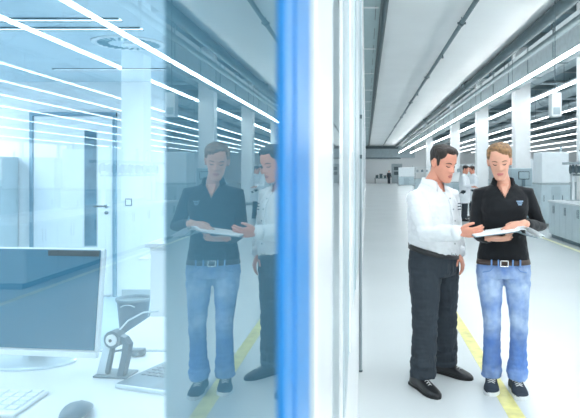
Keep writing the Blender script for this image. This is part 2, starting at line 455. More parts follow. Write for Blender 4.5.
# laptop, lid laid back
r = empty('laptop', (-0.884, 2.175, TOP), 'grey open laptop with light front edge on the desk, right of the hinged stand', 'laptop', rz=-0.34)
MB().box((0, 0, 0), (0.40, 0.27, 0.016), 0.005).build('base', M['alu'], r)
MB().box((0.006, 0.006, 0.016), (0.394, 0.264, 0.0175)).build('deck', M['laptop'], r)
MB().box((0.15, 0.015, 0.0172), (0.25, 0.085, 0.0182)).build('touchpad', M['mid'], r)
for row in range(5):
    for k in range(13):
        MB().box((0.025 + k * 0.027, 0.11 + row * 0.029, 0.017), (0.047 + k * 0.027, 0.134 + row * 0.029, 0.0205), 0.0015).build('key', M['keygrey'], r)
MB().tube([(0.03, 0.275, 0.012), (0.37, 0.275, 0.012)], 0.007, 10).build('hinge', M['dark'], r, True)
ld = MB().box((0, 0.28, 0.002), (0.40, 0.54, 0.010), 0.004).build('lid', M['alu'], r)
MB().box((0.012, 0.29, 0.0102), (0.388, 0.53, 0.0112)).build('screen', M['screen'], ld)
# hinged stand
p = at(115, 374, 2.30)
r = empty('hinged_stand', (p.x, p.y, TOP), 'hinged metal stand with round white pivot on the desk beside the monitor', 'stand', rz=-0.15)
MB().box((-0.075, -0.025, 0), (0.056, 0.07, 0.008), 0.003).build('base_plate', M['mid'], r)
MB().tube([(-0.028, 0.0, 0.019), (-0.010, 0.0, 0.10), (0.0, 0.0, 0.150)], [0.011, 0.010, 0.010], 10, ref=V((0, 1, 0))).build('leg', M['mid'], r, True)
MB().loft([[V((x + dx, dy, z)) for dx, dy in ((-0.012, -0.016), (0.012, -0.016), (0.012, 0.016), (-0.012, 0.016))] for x, z in ((0.028, 0.006), (0.045, 0.08), (0.052, 0.125), (0.034, 0.150), (0.012, 0.158))]).build('arm', M['mouse'], r)
MB().loft([[V((x + dx, dy, z)) for dx, dy in ((-0.02, -0.004), (0.02, -0.004), (0.02, 0.004), (-0.02, 0.004))] for x, z in ((-0.052, 0.008), (-0.030, 0.09), (-0.016, 0.14))]).build('side_plate', M['alu'], r)
hb = MB().cyl((0, -0.022, 0.142), (0, 0.022, 0.142), 0.032, n=28).build('hinge', M['mid'], r)
MB().lathe((0, 0, 0), [(0.021, 0), (0.021, 0.006), (0.016, 0.009), (0.004, 0.009)], 22).build('pivot', M['whitegloss'], hb, False)
pv = bpy.data.objects[[o.name for o in children(hb)][0]]
pv.rotation_euler = (PI / 2, 0, 0); pv.location = (0, -0.022, 0.142)
cp = MB().cyl((0, -0.030, 0.142), (0, -0.034, 0.142), 0.006, n=12).build('screw', M['dark'], hb)
MB().tube([(0.006, 0.01, 0.165), (0.03, 0.04, 0.20), (0.075, 0.07, 0.225), (0.125, 0.09, 0.228)], 0.0035, 8).build('cable', M['alu'], r, True)
# small bundle of plugs on the side desk
p = at(142, 353, 2.62)
r = empty('plug_bundle', (p.x, 2.57, TOP), 'small grey plug with a loop of cable at the back edge of the desk', 'plug')
MB().box((-0.03, -0.018, 0), (0.03, 0.018, 0.028), 0.005).box((-0.012, -0.035, 0.004), (0.010, -0.016, 0.02), 0.003).build('plug', M['mid'], r)
MB().tube([(-0.03, 0, 0.014), (-0.06, -0.01, 0.026), (-0.10, -0.03, 0.02), (-0.125, -0.06, 0.004)], 0.004, 8).build('cable', M['mid'], r, True)
# wastebasket
r = empty('wastebasket', (-2.10, 5.6, 0), 'round grey wastebasket standing on the office floor behind the desks', 'wastebasket')
MB().lathe((0, 0, 0), [(0.105, 0.0), (0.11, 0.004), (0.142, 0.345), (0.147, 0.35), (0.147, 0.362), (0.138, 0.362), (0.134, 0.345), (0.105, 0.01)], 36).build('body', M['bin'], r, True)
MB().lathe((0, 0, 0), [(0.150, 0.340), (0.153, 0.346), (0.153, 0.366), (0.146, 0.368), (0.140, 0.362), (0.140, 0.342)], 36).build('rim', M['mid'], r, True)
for sx in (-1, 1): MB().tube([(sx * 0.06, -0.14, 0.31), (sx * 0.03, -0.146, 0.325), (0, -0.148, 0.328)], 0.005, 8).build('handle', M['alu'], r, True)
# white cabinet with a side flap and cable
r = empty('white_cabinet', (-0.72, 3.56, 0), 'waist high white cabinet behind the side desk with a narrow shelf on its left', 'cabinet')
MB().box((-0.43, -0.26, 0.04), (0.42, 0.26, 1.10), 0.006).build('body', M['whitegloss'], r)
MB().box((-0.45, -0.28, 1.10), (0.44, 0.28, 1.122), 0.004).build('top', M['whitegloss'], r)
MB().box((-0.42, -0.24, 0), (0.41, 0.25, 0.04)).build('plinth', M['mid'], r)
for z0, z1 in ((0.06, 0.38), (0.39, 0.72), (0.73, 1.08)):
    dr = MB().box((-0.425, -0.272, z0), (0.415, -0.26, z1), 0.003).build('drawer', M['whitegloss'], r)
    MB().tube([(-0.08, -0.285, z1 - 0.05), (0.08, -0.285, z1 - 0.05)], 0.005, 8).build('handle', M['chrome'], dr, True)
sh = MB().ngon([(-0.43, -0.10, 1.00), (-0.43, 0.18, 1.00), (-0.56, 0.12, 1.00), (-0.56, -0.08, 1.00)], (0, 0, 0.014)).build('shelf', M['whitegloss'], r)
MB().box((-0.46, -0.06, 0.955), (-0.43, -0.03, 1.0), 0.003).box((-0.46, -0.06, 1.05), (-0.43, -0.03, 1.08), 0.003).build('bracket', M['mid'], sh)
MB().tube([(-0.44, -0.05, 0.955), (-0.455, -0.06, 0.85), (-0.49, -0.05, 0.75), (-0.53, -0.03, 0.62)], 0.003, 6).build('cable', M['mid'], r, True)
# stapler
r = empty('stapler', (-1.05, 3.45, 1.122), 'small dark stapler standing open on the white cabinet', 'stapler', rz=0.1)
MB().box((-0.055, -0.015, 0), (0.055, 0.015, 0.010), 0.003).build('base', M['mid'], r)
MB().obox((-0.010, 0, 0.032), (0.10, 0.018, 0.012), Matrix.Rotation(0.55, 3, 'Y'), 0.003).build('arm', M['dark'], r)
MB().cyl((0.035, -0.012, 0.014), (0.035, 0.012, 0.014), 0.008, n=12).build('hinge', M['dark'], r)
# ------------------------------------------------------------------ hall: lights
rows = [(4.25, 4.0, 'first light line beside the white ceiling, above the aisle edge'),
        (5.75, 4.0, 'second light line from the white ceiling, above the counters'),
        (8.2, 4.0, 'third light line from the white ceiling'),
        (9.8, 4.0, 'fourth light line from the white ceiling'),
        (11.6, 4.0, 'fifth light line from the white ceiling'),
        (13.6, 4.0, 'sixth light line from the white ceiling'),
        (16.4, 4.0, 'seventh light line from the white ceiling'),
        (20.0, 4.0, 'eighth light line from the white ceiling'),
        (25.0, 4.0, 'ninth and outermost light line, farthest from the white ceiling')]
for i, (x, z, lab) in enumerate(rows):
    r = empty('light_line', (x, 40, z), 'long bright ' + lab, 'ceiling light', 'suspended light lines of the hall')
    w_ = 0.05 if i < 2 else 0.024
    MB().box((-w_ - 0.012, -44, 0.0), (w_ + 0.012, 40, 0.06), 0.006).build('housing', M['steel'], r)
    m = MB()
    for k in range(42): m.box((-w_, -44 + k * 2 + 0.012, -0.035), (w_, -44 + k * 2 + 1.988, 0.0))
    m.build('diffuser', M['light' if i < 2 else 'lightdim'], r)
    m = MB()
    for k in range(42 if i == 0 else 0): m.box((-w_ * 0.8, -44 + k * 2 + 0.012, 0.06), (w_ * 0.8, -44 + k * 2 + 1.988, 0.066))
    if i == 0: m.build('added_upper_diffuser', M['added_uplight'], r)  # upward glow added to lift the dark white ceiling
    else: m.bm.free()
    for k in range(8 if i < 2 else 5):
        y = -34 + k * (6 if i < 2 else 12)
        MB().cyl((0, y, 0.05), (0, y, 1.75 if x > 4.1 else 1.0), 0.008, n=6).build('hanger', M['pipedark'], r)

for k in range(4):  # lights added out of view to brighten the aisle floor
    y = -3.2 + k * 3.2
    r = empty('added_ceiling_light', (1.3, y, 5.0), 'flat fill light recessed in the white ceiling above the photographer, ' + ['rearmost', 'second from the rear', 'third from the rear', 'foremost'][k], 'ceiling light', 'recessed lights of the white ceiling')
    MB().box((-0.34, -1.3, -0.02), (0.34, 1.3, 0.0), 0.004).build('frame', M['steel'], r)
    MB().box((-0.30, -1.26, -0.026), (0.30, 1.26, -0.018)).build('diffuser', M['added'], r)
# ------------------------------------------------------------------ pipes and ducts
def long_pipe(name, x, z, rad, lab, cat, m, y0=-4, y1=82, joints=(), group=None, hang=None, sprinkler=()):
    r = empty(name, (x, 0, z), lab, cat, group)
    MB().cyl((0, y0, 0), (0, y1, 0), rad, n=16).build('tube', m, r, True)
    for y in joints:
        c = MB().cyl((0, y - 0.10, 0), (0, y + 0.10, 0), rad * 1.3, n=14)
        c.build('coupling', M['pipedark'], r, True)
        MB().cyl((-rad * 1.9, y, 0), (rad * 1.9, y, 0), rad * 0.55, n=8).build('valve', M['pipedark'], r)
        if hang: MB().cyl((0, y, rad), (0, y, hang), 0.012, n=6).build('hanger', M['pipedark'], r)
    for y in sprinkler:
        MB().cyl((0, y, -rad), (0, y, -rad - 0.10), 0.02, 0.03, n=8).build('sprinkler', M['pipedark'], r)
    return r
long_pipe('ceiling_pipe', 2.16, 4.86, 0.05, 'thin grey pipe with couplings running under the white ceiling', 'pipe', M['pipe'], joints=(14.0, 22, 30, 38, 46, 56, 66), hang=0.14, sprinkler=(17.5, 26, 34))
long_pipe('edge_pipe', 3.96, 4.84, 0.14, 'thick dark grey pipe along the right edge of the white ceiling', 'pipe', M['pipedark'], joints=(24.0, 40, 56), hang=0.14)
ep = long_pipe('edge_pipe', 4.46, 4.70, 0.085, 'grey pipe just right of the thick dark edge pipe', 'pipe', M['pipe'])
for y in range(10, 80, 10): MB().cyl((0, y, 0.08), (0, y, 1.06), 0.012, n=6).build('hanger', M['pipedark'], ep)
r = empty('rectangular_duct', (4.80, 0, 4.2), 'long rectangular grey duct hanging in front of the column tops', 'duct')
MB().box((-0.17, 8.0, 0), (0.17, 78, 0.85), 0.01).build('body', M['duct'], r)
for k in range(29): MB().box((-0.19, 8.1 + k * 2.4, -0.02), (0.19, 8.16 + k * 2.4, 0.87)).build('flange', M['pipe'], r)
for k in range(8): MB().box((-0.02, 16 + k * 8, 0.85), (0.02, 16.04 + k * 8, 1.55)).build('hanger', M['pipedark'], r)
long_pipe('facade_pipe', 0.38, 4.86, 0.035, 'thin dark pipe along the tiled ceiling strip by the facade', 'pipe', M['pipedark'], joints=(28.0, 42, 58, 70), hang=0.08)
for x, z, rad, lab in ((6.6, 5.15, 0.28, 'round duct between the first two rows of lights'), (9.2, 5.2, 0.30, 'round duct over the machine rows, second from the aisle'), (10.7, 5.05, 0.22, 'slimmer round duct, third from the aisle'), (14.2, 5.2, 0.32, 'wide round duct, fourth from the aisle'), (17.0, 5.1, 0.26, 'round duct, fifth from the aisle')):
    r = empty('air_duct', (x, 0, z), 'grey ' + lab, 'duct', 'round ducts of the service zone')
    MB().cyl((0, 4, 0), (0, 80, 0), rad, n=20).build('tube', M['duct'], r, True)
    for y in range(8, 80, 8): MB().cyl((0, y - 0.05, 0), (0, y + 0.05, 0), rad * 1.06, n=20).build('flange', M['pipe'], r, True)
    for y in range(12, 80, 16): MB().cyl((0, y, rad), (0, y, 5.76 - z), 0.02, n=6).build('hanger', M['pipedark'], r)
# looped elbow duct near the aisle
r = empty('duct_elbow', (5.25, 12.6, 4.75), 'curved duct elbow hanging beside the edge pipe at upper right', 'duct')
pts = [(0.0, 0, 0.95), (0.0, 0, 0.45)] + [(0.35 - 0.35 * math.cos(a), 0, 0.25 - 0.35 * math.sin(a)) for a in [k * PI / 10 for k in range(0, 10)]] + [(0.72, 0, 0.33), (0.88, 0, 0.37)]
MB().tube(pts, 0.13, 14, ends=False, ref=V((0, 1, 0))).build('tube', M['duct'], r, True)
for p0, p1 in (((0, 0, 0.55), (0, 0, 0.63)), ((0.80, 0, 0.35), (0.86, 0, 0.365))): MB().cyl(p0, p1, 0.15, n=16).build('flange', M['pipedark'], r, True)
# cross beams
for k, y in enumerate((11, 15, 19, 24, 29, 35, 42, 50, 60, 70)):
    ordn = ['nearest', 'second nearest', 'third nearest', 'fourth', 'fifth', 'sixth', 'seventh', 'eighth', 'ninth', 'farthest'][k]
    r = empty('cross_beam', (4.6, y, 5.35), 'grey steel cross beam under the service zone, %s along the hall' % ordn, 'beam', 'cross beams of the service zone')
    MB().box((0, -0.12, 0.36), (34, 0.12, 0.40)).box((0, -0.12, 0), (34, 0.12, 0.04)).build('flange', M['pipe'], r)
    MB().box((0, -0.02, 0.04), (34, 0.02, 0.36)).build('web', M['pipe'], r)
    if k < 7:
        MB().cyl((0.2, 0.4, -0.35), (20, 0.4, -0.35), 0.07, n=12).build('cross_pipe', M['duct'], r, True)
        for x in (1, 5, 9, 13): MB().cyl((x, 0.4, -0.30), (x, 0.1, 0.02), 0.015, n=6).build('hanger', M['pipedark'], r)
# ------------------------------------------------------------------ columns
k = 0
for x, ys, rowname in ((5.3, (14.6, 21.2, 28.4, 37, 52), 'aisle row'),):
    for i, y in enumerate(ys):
        ordn = ['nearest', 'second', 'third', 'fourth', 'fifth', 'sixth', 'seventh'][i]
        r = empty('column', (x, y, 0), 'square white column, %s of the %s' % (ordn, rowname), 'column', 'white columns of the hall')
        MB().box((-0.26, -0.26, 0), (0.26, 0.26, 5.74), 0.015).build('shaft', M['white'], r)
        MB().box((-0.28, -0.28, 0), (0.28, 0.28, 0.12), 0.01).build('plinth', M['steel'], r)
# white box hung from the ceiling
p = at(555, 105, 12.5)
r = empty('hanging_box', (p.x, p.y, p.z), 'white box hanging from the ceiling beneath the light lines', 'box')
MB().box((-0.10, -0.12, -0.24), (0.10, 0.12, 0.24), 0.012).build('casing', M['white'], r)
MB().box((-0.07, -0.125, -0.20), (0.07, -0.119, -0.06), 0.002).build('grille', M['steel'], r)
MB().cyl((0, 0, 0.24), (0, 0, 5.0 - p.z), 0.01, n=6).build('hanger', M['pipedark'], r)

# ------------------------------------------------------------------ counter of cabinets at the right
# cabinet units (each liftable), faces toward -x at x = 4.22
x0 = 4.22
names = ['nearest to the camera', 'second from the near end', 'third from the near end', 'fourth from the near end', 'fifth from the near end', 'sixth from the near end', 'seventh from the near end', 'last, at the far end']
def cabinet(i):
    y = 7.9 + i * 0.8
    r = empty('base_cabinet', (x0, y, 0), 'pale grey base cabinet under the long counter, ' + names[i], 'cabinet', 'base cabinets of the counter')
    MB().box((0.02, 0.003, 0.08), (0.70, 0.797, 0.82), 0.004).build('body', M['counter'], r)
    MB().box((0.06, 0.01, 0), (0.68, 0.79, 0.08)).build('plinth', M['mid'], r)
    for a, b_, hy in ((0.008, 0.396, 0.36), (0.404, 0.792, 0.44)):
        dd = MB().box((0.0, a, 0.09), (0.02, b_, 0.81), 0.004).build('door', M['counter'], r)
        MB().tube([(-0.018, hy, 0.58), (-0.018, hy, 0.74)], 0.007, 8).build('handle', M['mid'], dd, True)
for i in range(8): cabinet(i)
r = empty('worktop', (x0, 7.9, 0.82), 'long pale worktop lying across the row of base cabinets', 'worktop')
MB().box((-0.03, -0.02, 0.0), (0.74, 6.42, 0.035), 0.006).build('slab', M['machine'], r)
MB().box((0.72, -0.02, 0.035), (0.74, 6.42, 0.085), 0.004).build('upstand', M['machine'], r)
# rack of rolls above the counter
r = empty('roll_rack', (4.66, 12.6, 0.857), 'grey rack holding a row of cable drums, standing on the counter', 'rack')
for y in (-1.35, 1.35):
    MB().box((-0.03, y - 0.03, 0), (0.03, y + 0.03, 0.66), 0.004).build('post', M['machine'], r)
    MB().box((-0.15, y - 0.05, 0), (0.15, y + 0.05, 0.015), 0.003).build('foot', M['steel'], r)
MB().box((-0.20, -1.5, 0.86 - 0.05), (0.20, 1.5, 0.86), 0.006).build('shelf', M['steel'], r)
MB().box((-0.02, -1.45, 0.56), (0.02, 1.45, 0.595)).build('rail', M['mid'], r)
for y in (-1.35, 1.35): MB().box((-0.02, y - 0.02, 0.59), (0.02, y + 0.02, 0.82)).build('bracket', M['mid'], r)
dn = ['nearest', 'second', 'third', 'fourth', 'fifth', 'sixth', 'farthest']
for i in range(7):
    y = 12.6 - 1.17 + i * 0.39
    d_ = empty('cable_drum', (4.66, y, 0.857 + 0.70), 'grey cable drum hanging on the rack above the counter, %s of the row' % dn[i], 'drum', 'drums on the rack')
    MB().lathe((0, 0, 0), [(0.07, -0.12), (0.075, -0.11), (0.075, 0.11), (0.07, 0.12)], 20).build('winding', M['mid'], d_, True)
    for q in (-0.125, 0.115): MB().lathe((0, 0, 0), [(0.01, q), (0.10, q), (0.10, q + 0.012), (0.01, q + 0.012)], 22).build('flange', M['pipedark'], d_)
    d_.rotation_euler = (0, PI / 2, 0)
for i, y in enumerate((11.55, 12.1, 12.9, 13.5)):
    d_ = empty('bottle', (4.66, y, 1.717), 'slim pale bottle on top of the drum rack, %s of four' % ['nearest', 'second', 'third', 'farthest'][i], 'bottle', 'bottles on the rack')
    MB().lathe((0, 0, 0), [(0.035, 0), (0.04, 0.01), (0.04, 0.16), (0.014, 0.20), (0.014, 0.24)], 14).build('body', M['machine'], d_, True)
    MB().cyl((0, 0, 0.235), (0, 0, 0.262), 0.017, n=12).build('cap', M['mid'], d_)

# ------------------------------------------------------------------ machines
def machine(x, y, w, dpt, h, lab, kind=0, base=None):
    """w along x, front faces -y"""
    r = empty('machine', (x, y, 0), lab, 'machine', 'machines of the hall')
    hb = base or h * 0.52
    MB().box((-w / 2, -dpt / 2, 0.08), (w / 2, dpt / 2, hb), 0.015).build('base', M['machineblue'], r)
    for sx in (-1, 1):
        for sy in (-1, 1): MB().cyl((sx * (w / 2 - 0.08), sy * (dpt / 2 - 0.08), 0), (sx * (w / 2 - 0.08), sy * (dpt / 2 - 0.08), 0.09), 0.035, n=10).build('foot', M['pipedark'], r)
    MB().box((-w / 2 - 0.01, -dpt / 2 - 0.01, hb), (w / 2 + 0.01, dpt / 2 + 0.01, hb + 0.05), 0.01).build('deck', M['steel'], r)
    n = 3
    for k in range(n):
        a = -w / 2 + 0.02 + k * (w - 0.04) / n
        dd = MB().box((a + 0.01, -dpt / 2 - 0.012, 0.14), (a + (w - 0.04) / n - 0.01, -dpt / 2, hb - 0.05), 0.005).build('door', M['bluegrey'] if k % 2 else M['machineblue'], r)
        MB().box((a + 0.04, -dpt / 2 - 0.028, hb * 0.6), (a + 0.06, -dpt / 2 - 0.011, hb * 0.75), 0.003).build('handle', M['mid'], dd)
    if kind == 0:
        MB().box((-w / 2 + 0.02, -dpt / 2 + 0.03, hb + 0.05), (w / 2 - 0.02, dpt / 2 - 0.02, h), 0.025).build('enclosure', M['machine'], r)
        MB().cyl((w / 2 - 0.12, 0, h), (w / 2 - 0.12, 0, h + 0.18), 0.03, n=10).build('signal_lamp', M['steel'], r)
    elif kind == 1:
        MB().box((-w / 2 + 0.03, 0.0, hb + 0.05), (w / 2 - 0.03, dpt / 2, h), 0.02).build('enclosure', M['bluegrey'], r)
        MB().box((-0.05, -dpt * 0.3, hb + 0.05), (0.05, -dpt * 0.2, hb + 0.30), 0.01).build('arm', M['mid'], r)
        s_ = MB().box((-0.17, -dpt * 0.33, hb + 0.27), (0.17, -dpt * 0.28, hb + 0.52), 0.01).build('control_panel', M['dark'], r)
        MB().box((-0.15, -dpt * 0.33 - 0.004, hb + 0.29), (0.15, -dpt * 0.33, hb + 0.50)).build('screen', M['bluegrey'], s_)
    else:
        for sx in (-1, 1): MB().box((sx * (w / 2 - 0.05) - 0.03, -0.03, hb + 0.05), (sx * (w / 2 - 0.05) + 0.03, 0.03, h), 0.006).build('post', M['steel'], r)
        for z in (h - 0.06, hb + (h - hb) * 0.55): MB().box((-w / 2, -0.16, z), (w / 2, 0.16, z + 0.03), 0.005).build('shelf', M['machine'], r)
        for k in range(4): MB().box((-w / 2 + 0.15 + k * w / 4.6, -0.1, hb + (h - hb) * 0.55 + 0.03), (-w / 2 + 0.30 + k * w / 4.6, 0.08, hb + (h - hb) * 0.55 + 0.2), 0.008).build('bin', M['mid'] if k % 2 else M['steel'], r)
    return r
# white enclosure at (534-560, 152-182); grey machine at (510-533, 168-)
machine(5.19, 17.4, 0.80, 0.9, 2.05, 'white machine enclosure on a blue grey base behind the woman, beside the second column', 0, 1.15)
machine(4.92, 19.6, 0.74, 0.9, 1.62, 'low grey machine with a dark control panel just behind the woman', 1, 1.0)
machine(7.1, 16.6, 1.5, 0.9, 2.1, 'wide white machine behind the rack of drums', 0, 1.0)
machine(9.2, 17.5, 1.5, 0.9, 1.9, 'white machine at far right, next to the wide one', 0, 1.0)
k = 0
far = [(4.6, 31.5, 2), (6.9, 24.5, 0), (7.6, 30, 2), (5.0, 40, 1), (9.2, 23, 2), (11, 22, 0), (9.9, 31, 0), (11.8, 30, 2), (7.6, 43, 0), (4.6, 48, 2), (10.5, 42, 1), (6.9, 56, 0), (4.4, 68, 0)]
adj = {0: 'white enclosed machine', 1: 'machine with dark control panel', 2: 'workbench with shelf posts'}
near = sorted(far, key=lambda q: q[1])
for x, y, kd in far:
    side = 'by the aisle' if x < 5.6 else ('in the inner rows' if x < 10 else 'in the outer rows')
    depth = {True: 'in the nearer half of the hall', False: 'deep in the hall'}[y < 34]
    rank = sorted([q for q in far if q[2] == kd], key=lambda q: q[1] ).index((x, y, kd))
    o9 = ['nearest', 'second nearest', 'third nearest', 'fourth nearest', 'fifth nearest', 'sixth nearest', 'seventh nearest', 'eighth nearest', 'ninth nearest', 'tenth nearest', 'farthest'][rank]
    machine(x, y, 1.7, 1.0, 2.0 if kd == 0 else 1.9, '%s, %s of its kind, %s' % (adj[kd], o9, side), kd, 0.95)
# small low table and boxes against the end wall
p = at(382, 183, 81)
r = empty('table', (p.x, 81, 0), 'small dark table at the far end of the aisle', 'table')
MB().box((-1.0, -0.4, 0.66), (1.0, 0.4, 0.72), 0.01).build('tabletop', M['mid'], r)
for sx in (-0.9, 0.9):
    for sy in (-0.3, 0.3): MB().box((sx - 0.04, sy - 0.04, 0), (sx + 0.04, sy + 0.04, 0.66)).build('leg', M['dark'], r)
for i, (px, w_, h_) in enumerate(((377, 0.18, 0.35), (381, 0.2, 0.5), (385, 0.18, 0.3))):
    q = at(px, 178, 81)
    r = empty('crate', (q.x, 81, 0.72), 'dark crate on the far small table, %s of three' % ['left', 'middle', 'right'][i], 'crate', 'crates on the far table')
    MB().box((-w_, -0.25, 0), (w_, 0.25, h_), 0.02).build('body', M['pipedark'], r)
    MB().box((-w_ - 0.02, -0.27, h_), (w_ + 0.02, 0.27, h_ + 0.05), 0.01).build('lid', M['dark'], r)
q = at(398, 183, 80)
r = empty('door_panel', (q.x, 82.9, 0), 'grey door with dark openings in the far white wall', 'door')
MB().box((-0.7, -0.02, 0), (0.7, 0.08, 2.6), 0.01).build('leaf', M['steel'], r)
for z in (1.1, 1.75): MB().box((-0.4, -0.04, z), (0.4, -0.02, z + 0.45)).build('pane', M['pipedark'], r)
# ------------------------------------------------------------------ people
def skin_mat(name, rgb):
    m = mat(name, rgb, 0.5, var=0.06, scale=14, bump=0.05, bscale=300)
    b = m.node_tree.nodes['Principled BSDF']
    b.inputs['Subsurface Weight'].default_value = 0.12
    b.inputs['Subsurface Radius'].default_value = (0.02, 0.008, 0.005)
    b.inputs['Subsurface Scale'].default_value = 0.4
    return m
def denim_mat():
    m = mat('washed blue denim', (54, 104, 180), 0.8, var=0.3, scale=10, bump=0.25, bscale=220, stretch=(1, 1, 0.35))
    nt = m.node_tree; N = nt.nodes; L = nt.links; b = N['Principled BSDF']
    src = b.inputs['Base Color'].links[0].from_socket
    tc = N.new('ShaderNodeTexCoord'); sp = N.new('ShaderNodeSeparateXYZ'); L.new(tc.outputs['Object'], sp.inputs[0])
    # worn, paler denim on thighs and knees (the wear is in the cloth)
    rp = N.new('ShaderNodeValToRGB'); e = rp.color_ramp.elements
    e[0].position = 0.0; e[0].color = (0.30, 0.30, 0.30, 1); e[1].position = 1.0; e[1].color = (0.25, 0.25, 0.25, 1)
    for pos, v in ((0.12, 0.30), (0.20, 0.12), (0.36, 0.14), (0.50, 0.55), (0.58, 0.35), (0.74, 0.62), (0.86, 0.3)):
        q = e.new(pos); q.color = (v, v, v, 1)
    L.new(sp.outputs['Z'], rp.inputs['Fac'])
    nz = N.new('ShaderNodeTexNoise'); nz.inputs['Scale'].default_value = 14; L.new(tc.outputs['Object'], nz.inputs['Vector'])
    ml = N.new('ShaderNodeMath'); ml.operation = 'MULTIPLY'; L.new(rp.outputs['Color'], ml.inputs[0]); L.new(nz.outputs['Fac'], ml.inputs[1])
    m2 = N.new('ShaderNodeMath'); m2.operation = 'MULTIPLY'; m2.inputs[1].default_value = 1.9; L.new(ml.outputs[0], m2.inputs[0])
    mx = N.new('ShaderNodeMixRGB'); mx.inputs['Color2'].default_value = (*lin((206, 226, 246)), 1)
    L.new(m2.outputs[0], mx.inputs['Fac']); L.new(src, mx.inputs['Color1']); L.new(mx.outputs[0], b.inputs['Base Color'])
    return m
P = {}
P['skin_w'] = skin_mat('fair skin', (226, 168, 144))
P['skin_m'] = skin_mat('ruddy fair skin', (226, 158, 134))
P['lip_w'] = mat('lips', (198, 112, 108), 0.4)
P['lip_m'] = mat('lips darker', (190, 112, 102), 0.45)
P['brow_w'] = mat('light brown eyebrow', (122, 84, 58), 0.8)
P['lash'] = mat('lash line', (70, 46, 38), 0.7)
P['brow_m'] = mat('dark eyebrow', (62, 44, 36), 0.8)
P['hair_w'] = mat('dark blond hair', (146, 108, 72), 0.45, var=0.5, scale=16, bump=0.6, bscale=60, stretch=(4, 1, 4))
P['hair_m'] = mat('dark brown hair', (46, 36, 32), 0.4, var=0.4, scale=20, bump=0.6, bscale=60, stretch=(3, 3, 1))
P['black'] = mat('black jersey', (19, 22, 27), 0.75, var=0.15, scale=8, bump=0.15, bscale=160, spec=0.25, sheen=0.15)
P['blackcollar'] = mat('black collar', (22, 26, 31), 0.75, var=0.1, spec=0.25)
P['shirt'] = mat('white cotton shirt', (228, 231, 234), 0.75, var=0.015, bump=0.08, bscale=180)
P['collar'] = mat('white collar', (232, 235, 238), 0.7, var=0.02)
P['trousers'] = mat('charcoal trousers', (50, 58, 66), 0.75, var=0.12, scale=8, bump=0.2, bscale=200, spec=0.3)
P['denim'] = denim_mat()
P['denimseam'] = mat('denim seam', (112, 150, 204), 0.8, var=0.1)
P['shoe'] = mat('black leather', (24, 27, 31), 0.32, var=0.1)
P['canvas'] = mat('dark canvas', (48, 58, 70), 0.75, var=0.15, scale=20)
P['rubber'] = mat('off white rubber', (222, 226, 228), 0.55, var=0.03)
P['soleblack'] = mat('black rubber', (18, 20, 23), 0.6)
P['lace'] = mat('grey white lace', (226, 228, 228), 0.8)
P['belt_w'] = mat('dark leather belt', (70, 56, 50), 0.45, var=0.1)
P['belt_m'] = mat('black leather belt', (32, 34, 37), 0.4)
P['buckle'] = mat('silver buckle', (215, 218, 222), 0.2, 0.9)
P['logo'] = mat('pale blue embroidery', (170, 200, 232), 0.7)
P['logodark'] = mat('dark embroidery', (60, 76, 96), 0.7)
P['paper'] = mat('white paper', (246, 248, 250), 0.7, var=0.01)
P['cover'] = mat('grey folder cover', (120, 138, 146), 0.5)
P['coat'] = mat('white lab coat', (236, 240, 244), 0.75, var=0.02)
P['ring'] = mat('silver ring', (220, 222, 226), 0.2, 1.0)

def se(a, b, n, power=2.3, ph=0.0):
    """superellipse outline points (x right, y back)"""
    out = []
    for k in range(n):
        t = 2 * PI * k / n + ph
        c, s_ = math.cos(t), math.sin(t)
        out.append((a * math.copysign(abs(c) ** (2 / power), c), b * math.copysign(abs(s_) ** (2 / power), s_)))
    return out

HEAD = [(-0.119, .012, -.078, -.050), (-.116, .026, -.086, -.040), (-.106, .036, -.093, -.022), (-.090, .045, -.0955, .004), (-.072, .0525, -.0945, .030),
        (-.055, .0575, -.094, .052), (-.035, .0625, -.0935, .070), (-.012, .067, -.093, .084), (.010, .0705, -.0935, .092), (.030, .0725, -.095, .097),
        (.055, .0735, -.093, .098), (.078, .069, -.084, .092), (.096, .058, -.068, .076), (.108, .043, -.047, .055), (.116, .025, -.024, .032), (.1185, .010, -.008, .012)]
def head_rings(n=72, sub=4, grow=None):
    """closed head surface; grow(angle, z) adds thickness outward (hair shells)"""
    zs = []
    for i in range(len(HEAD) - 1):
        for j in range(sub):
            t = j / sub
            # catmull-rom
            p0, p1, p2, p3 = HEAD[max(i - 1, 0)], HEAD[i], HEAD[i + 1], HEAD[min(i + 2, len(HEAD) - 1)]
            zs.append(tuple(0.5 * ((2 * b) + (-a + c) * t + (2 * a - 5 * b + 4 * c - d) * t * t + (-a + 3 * b - 3 * c + d) * t ** 3) for a, b, c, d in zip(p0, p1, p2, p3)))
    zs.append(HEAD[-1])
    rings = []
    for z, rx, yf, yb in zs:
        cy, ry = (yf + yb) / 2, (yb - yf) / 2
        r = []
        for k in range(n):
            t = 2 * PI * k / n
            c, s_ = math.cos(t), math.sin(t)
            pw = 2.25
            x = rx * math.copysign(abs(c) ** (2 / pw), c); y = cy + ry * math.copysign(abs(s_) ** (2 / pw), s_)
            p = V((x, y, z))
            if grow:
                g = grow(p)
                d = V((x / max(rx, .03), (y - cy) / max(ry, .03), max(0.0, z - 0.02) / 0.09)).normalized()
                p = p + d * g
            r.append(p)
        rings.append(r)
    return rings
def G(d2, s): return math.exp(-d2 / (2 * s * s))
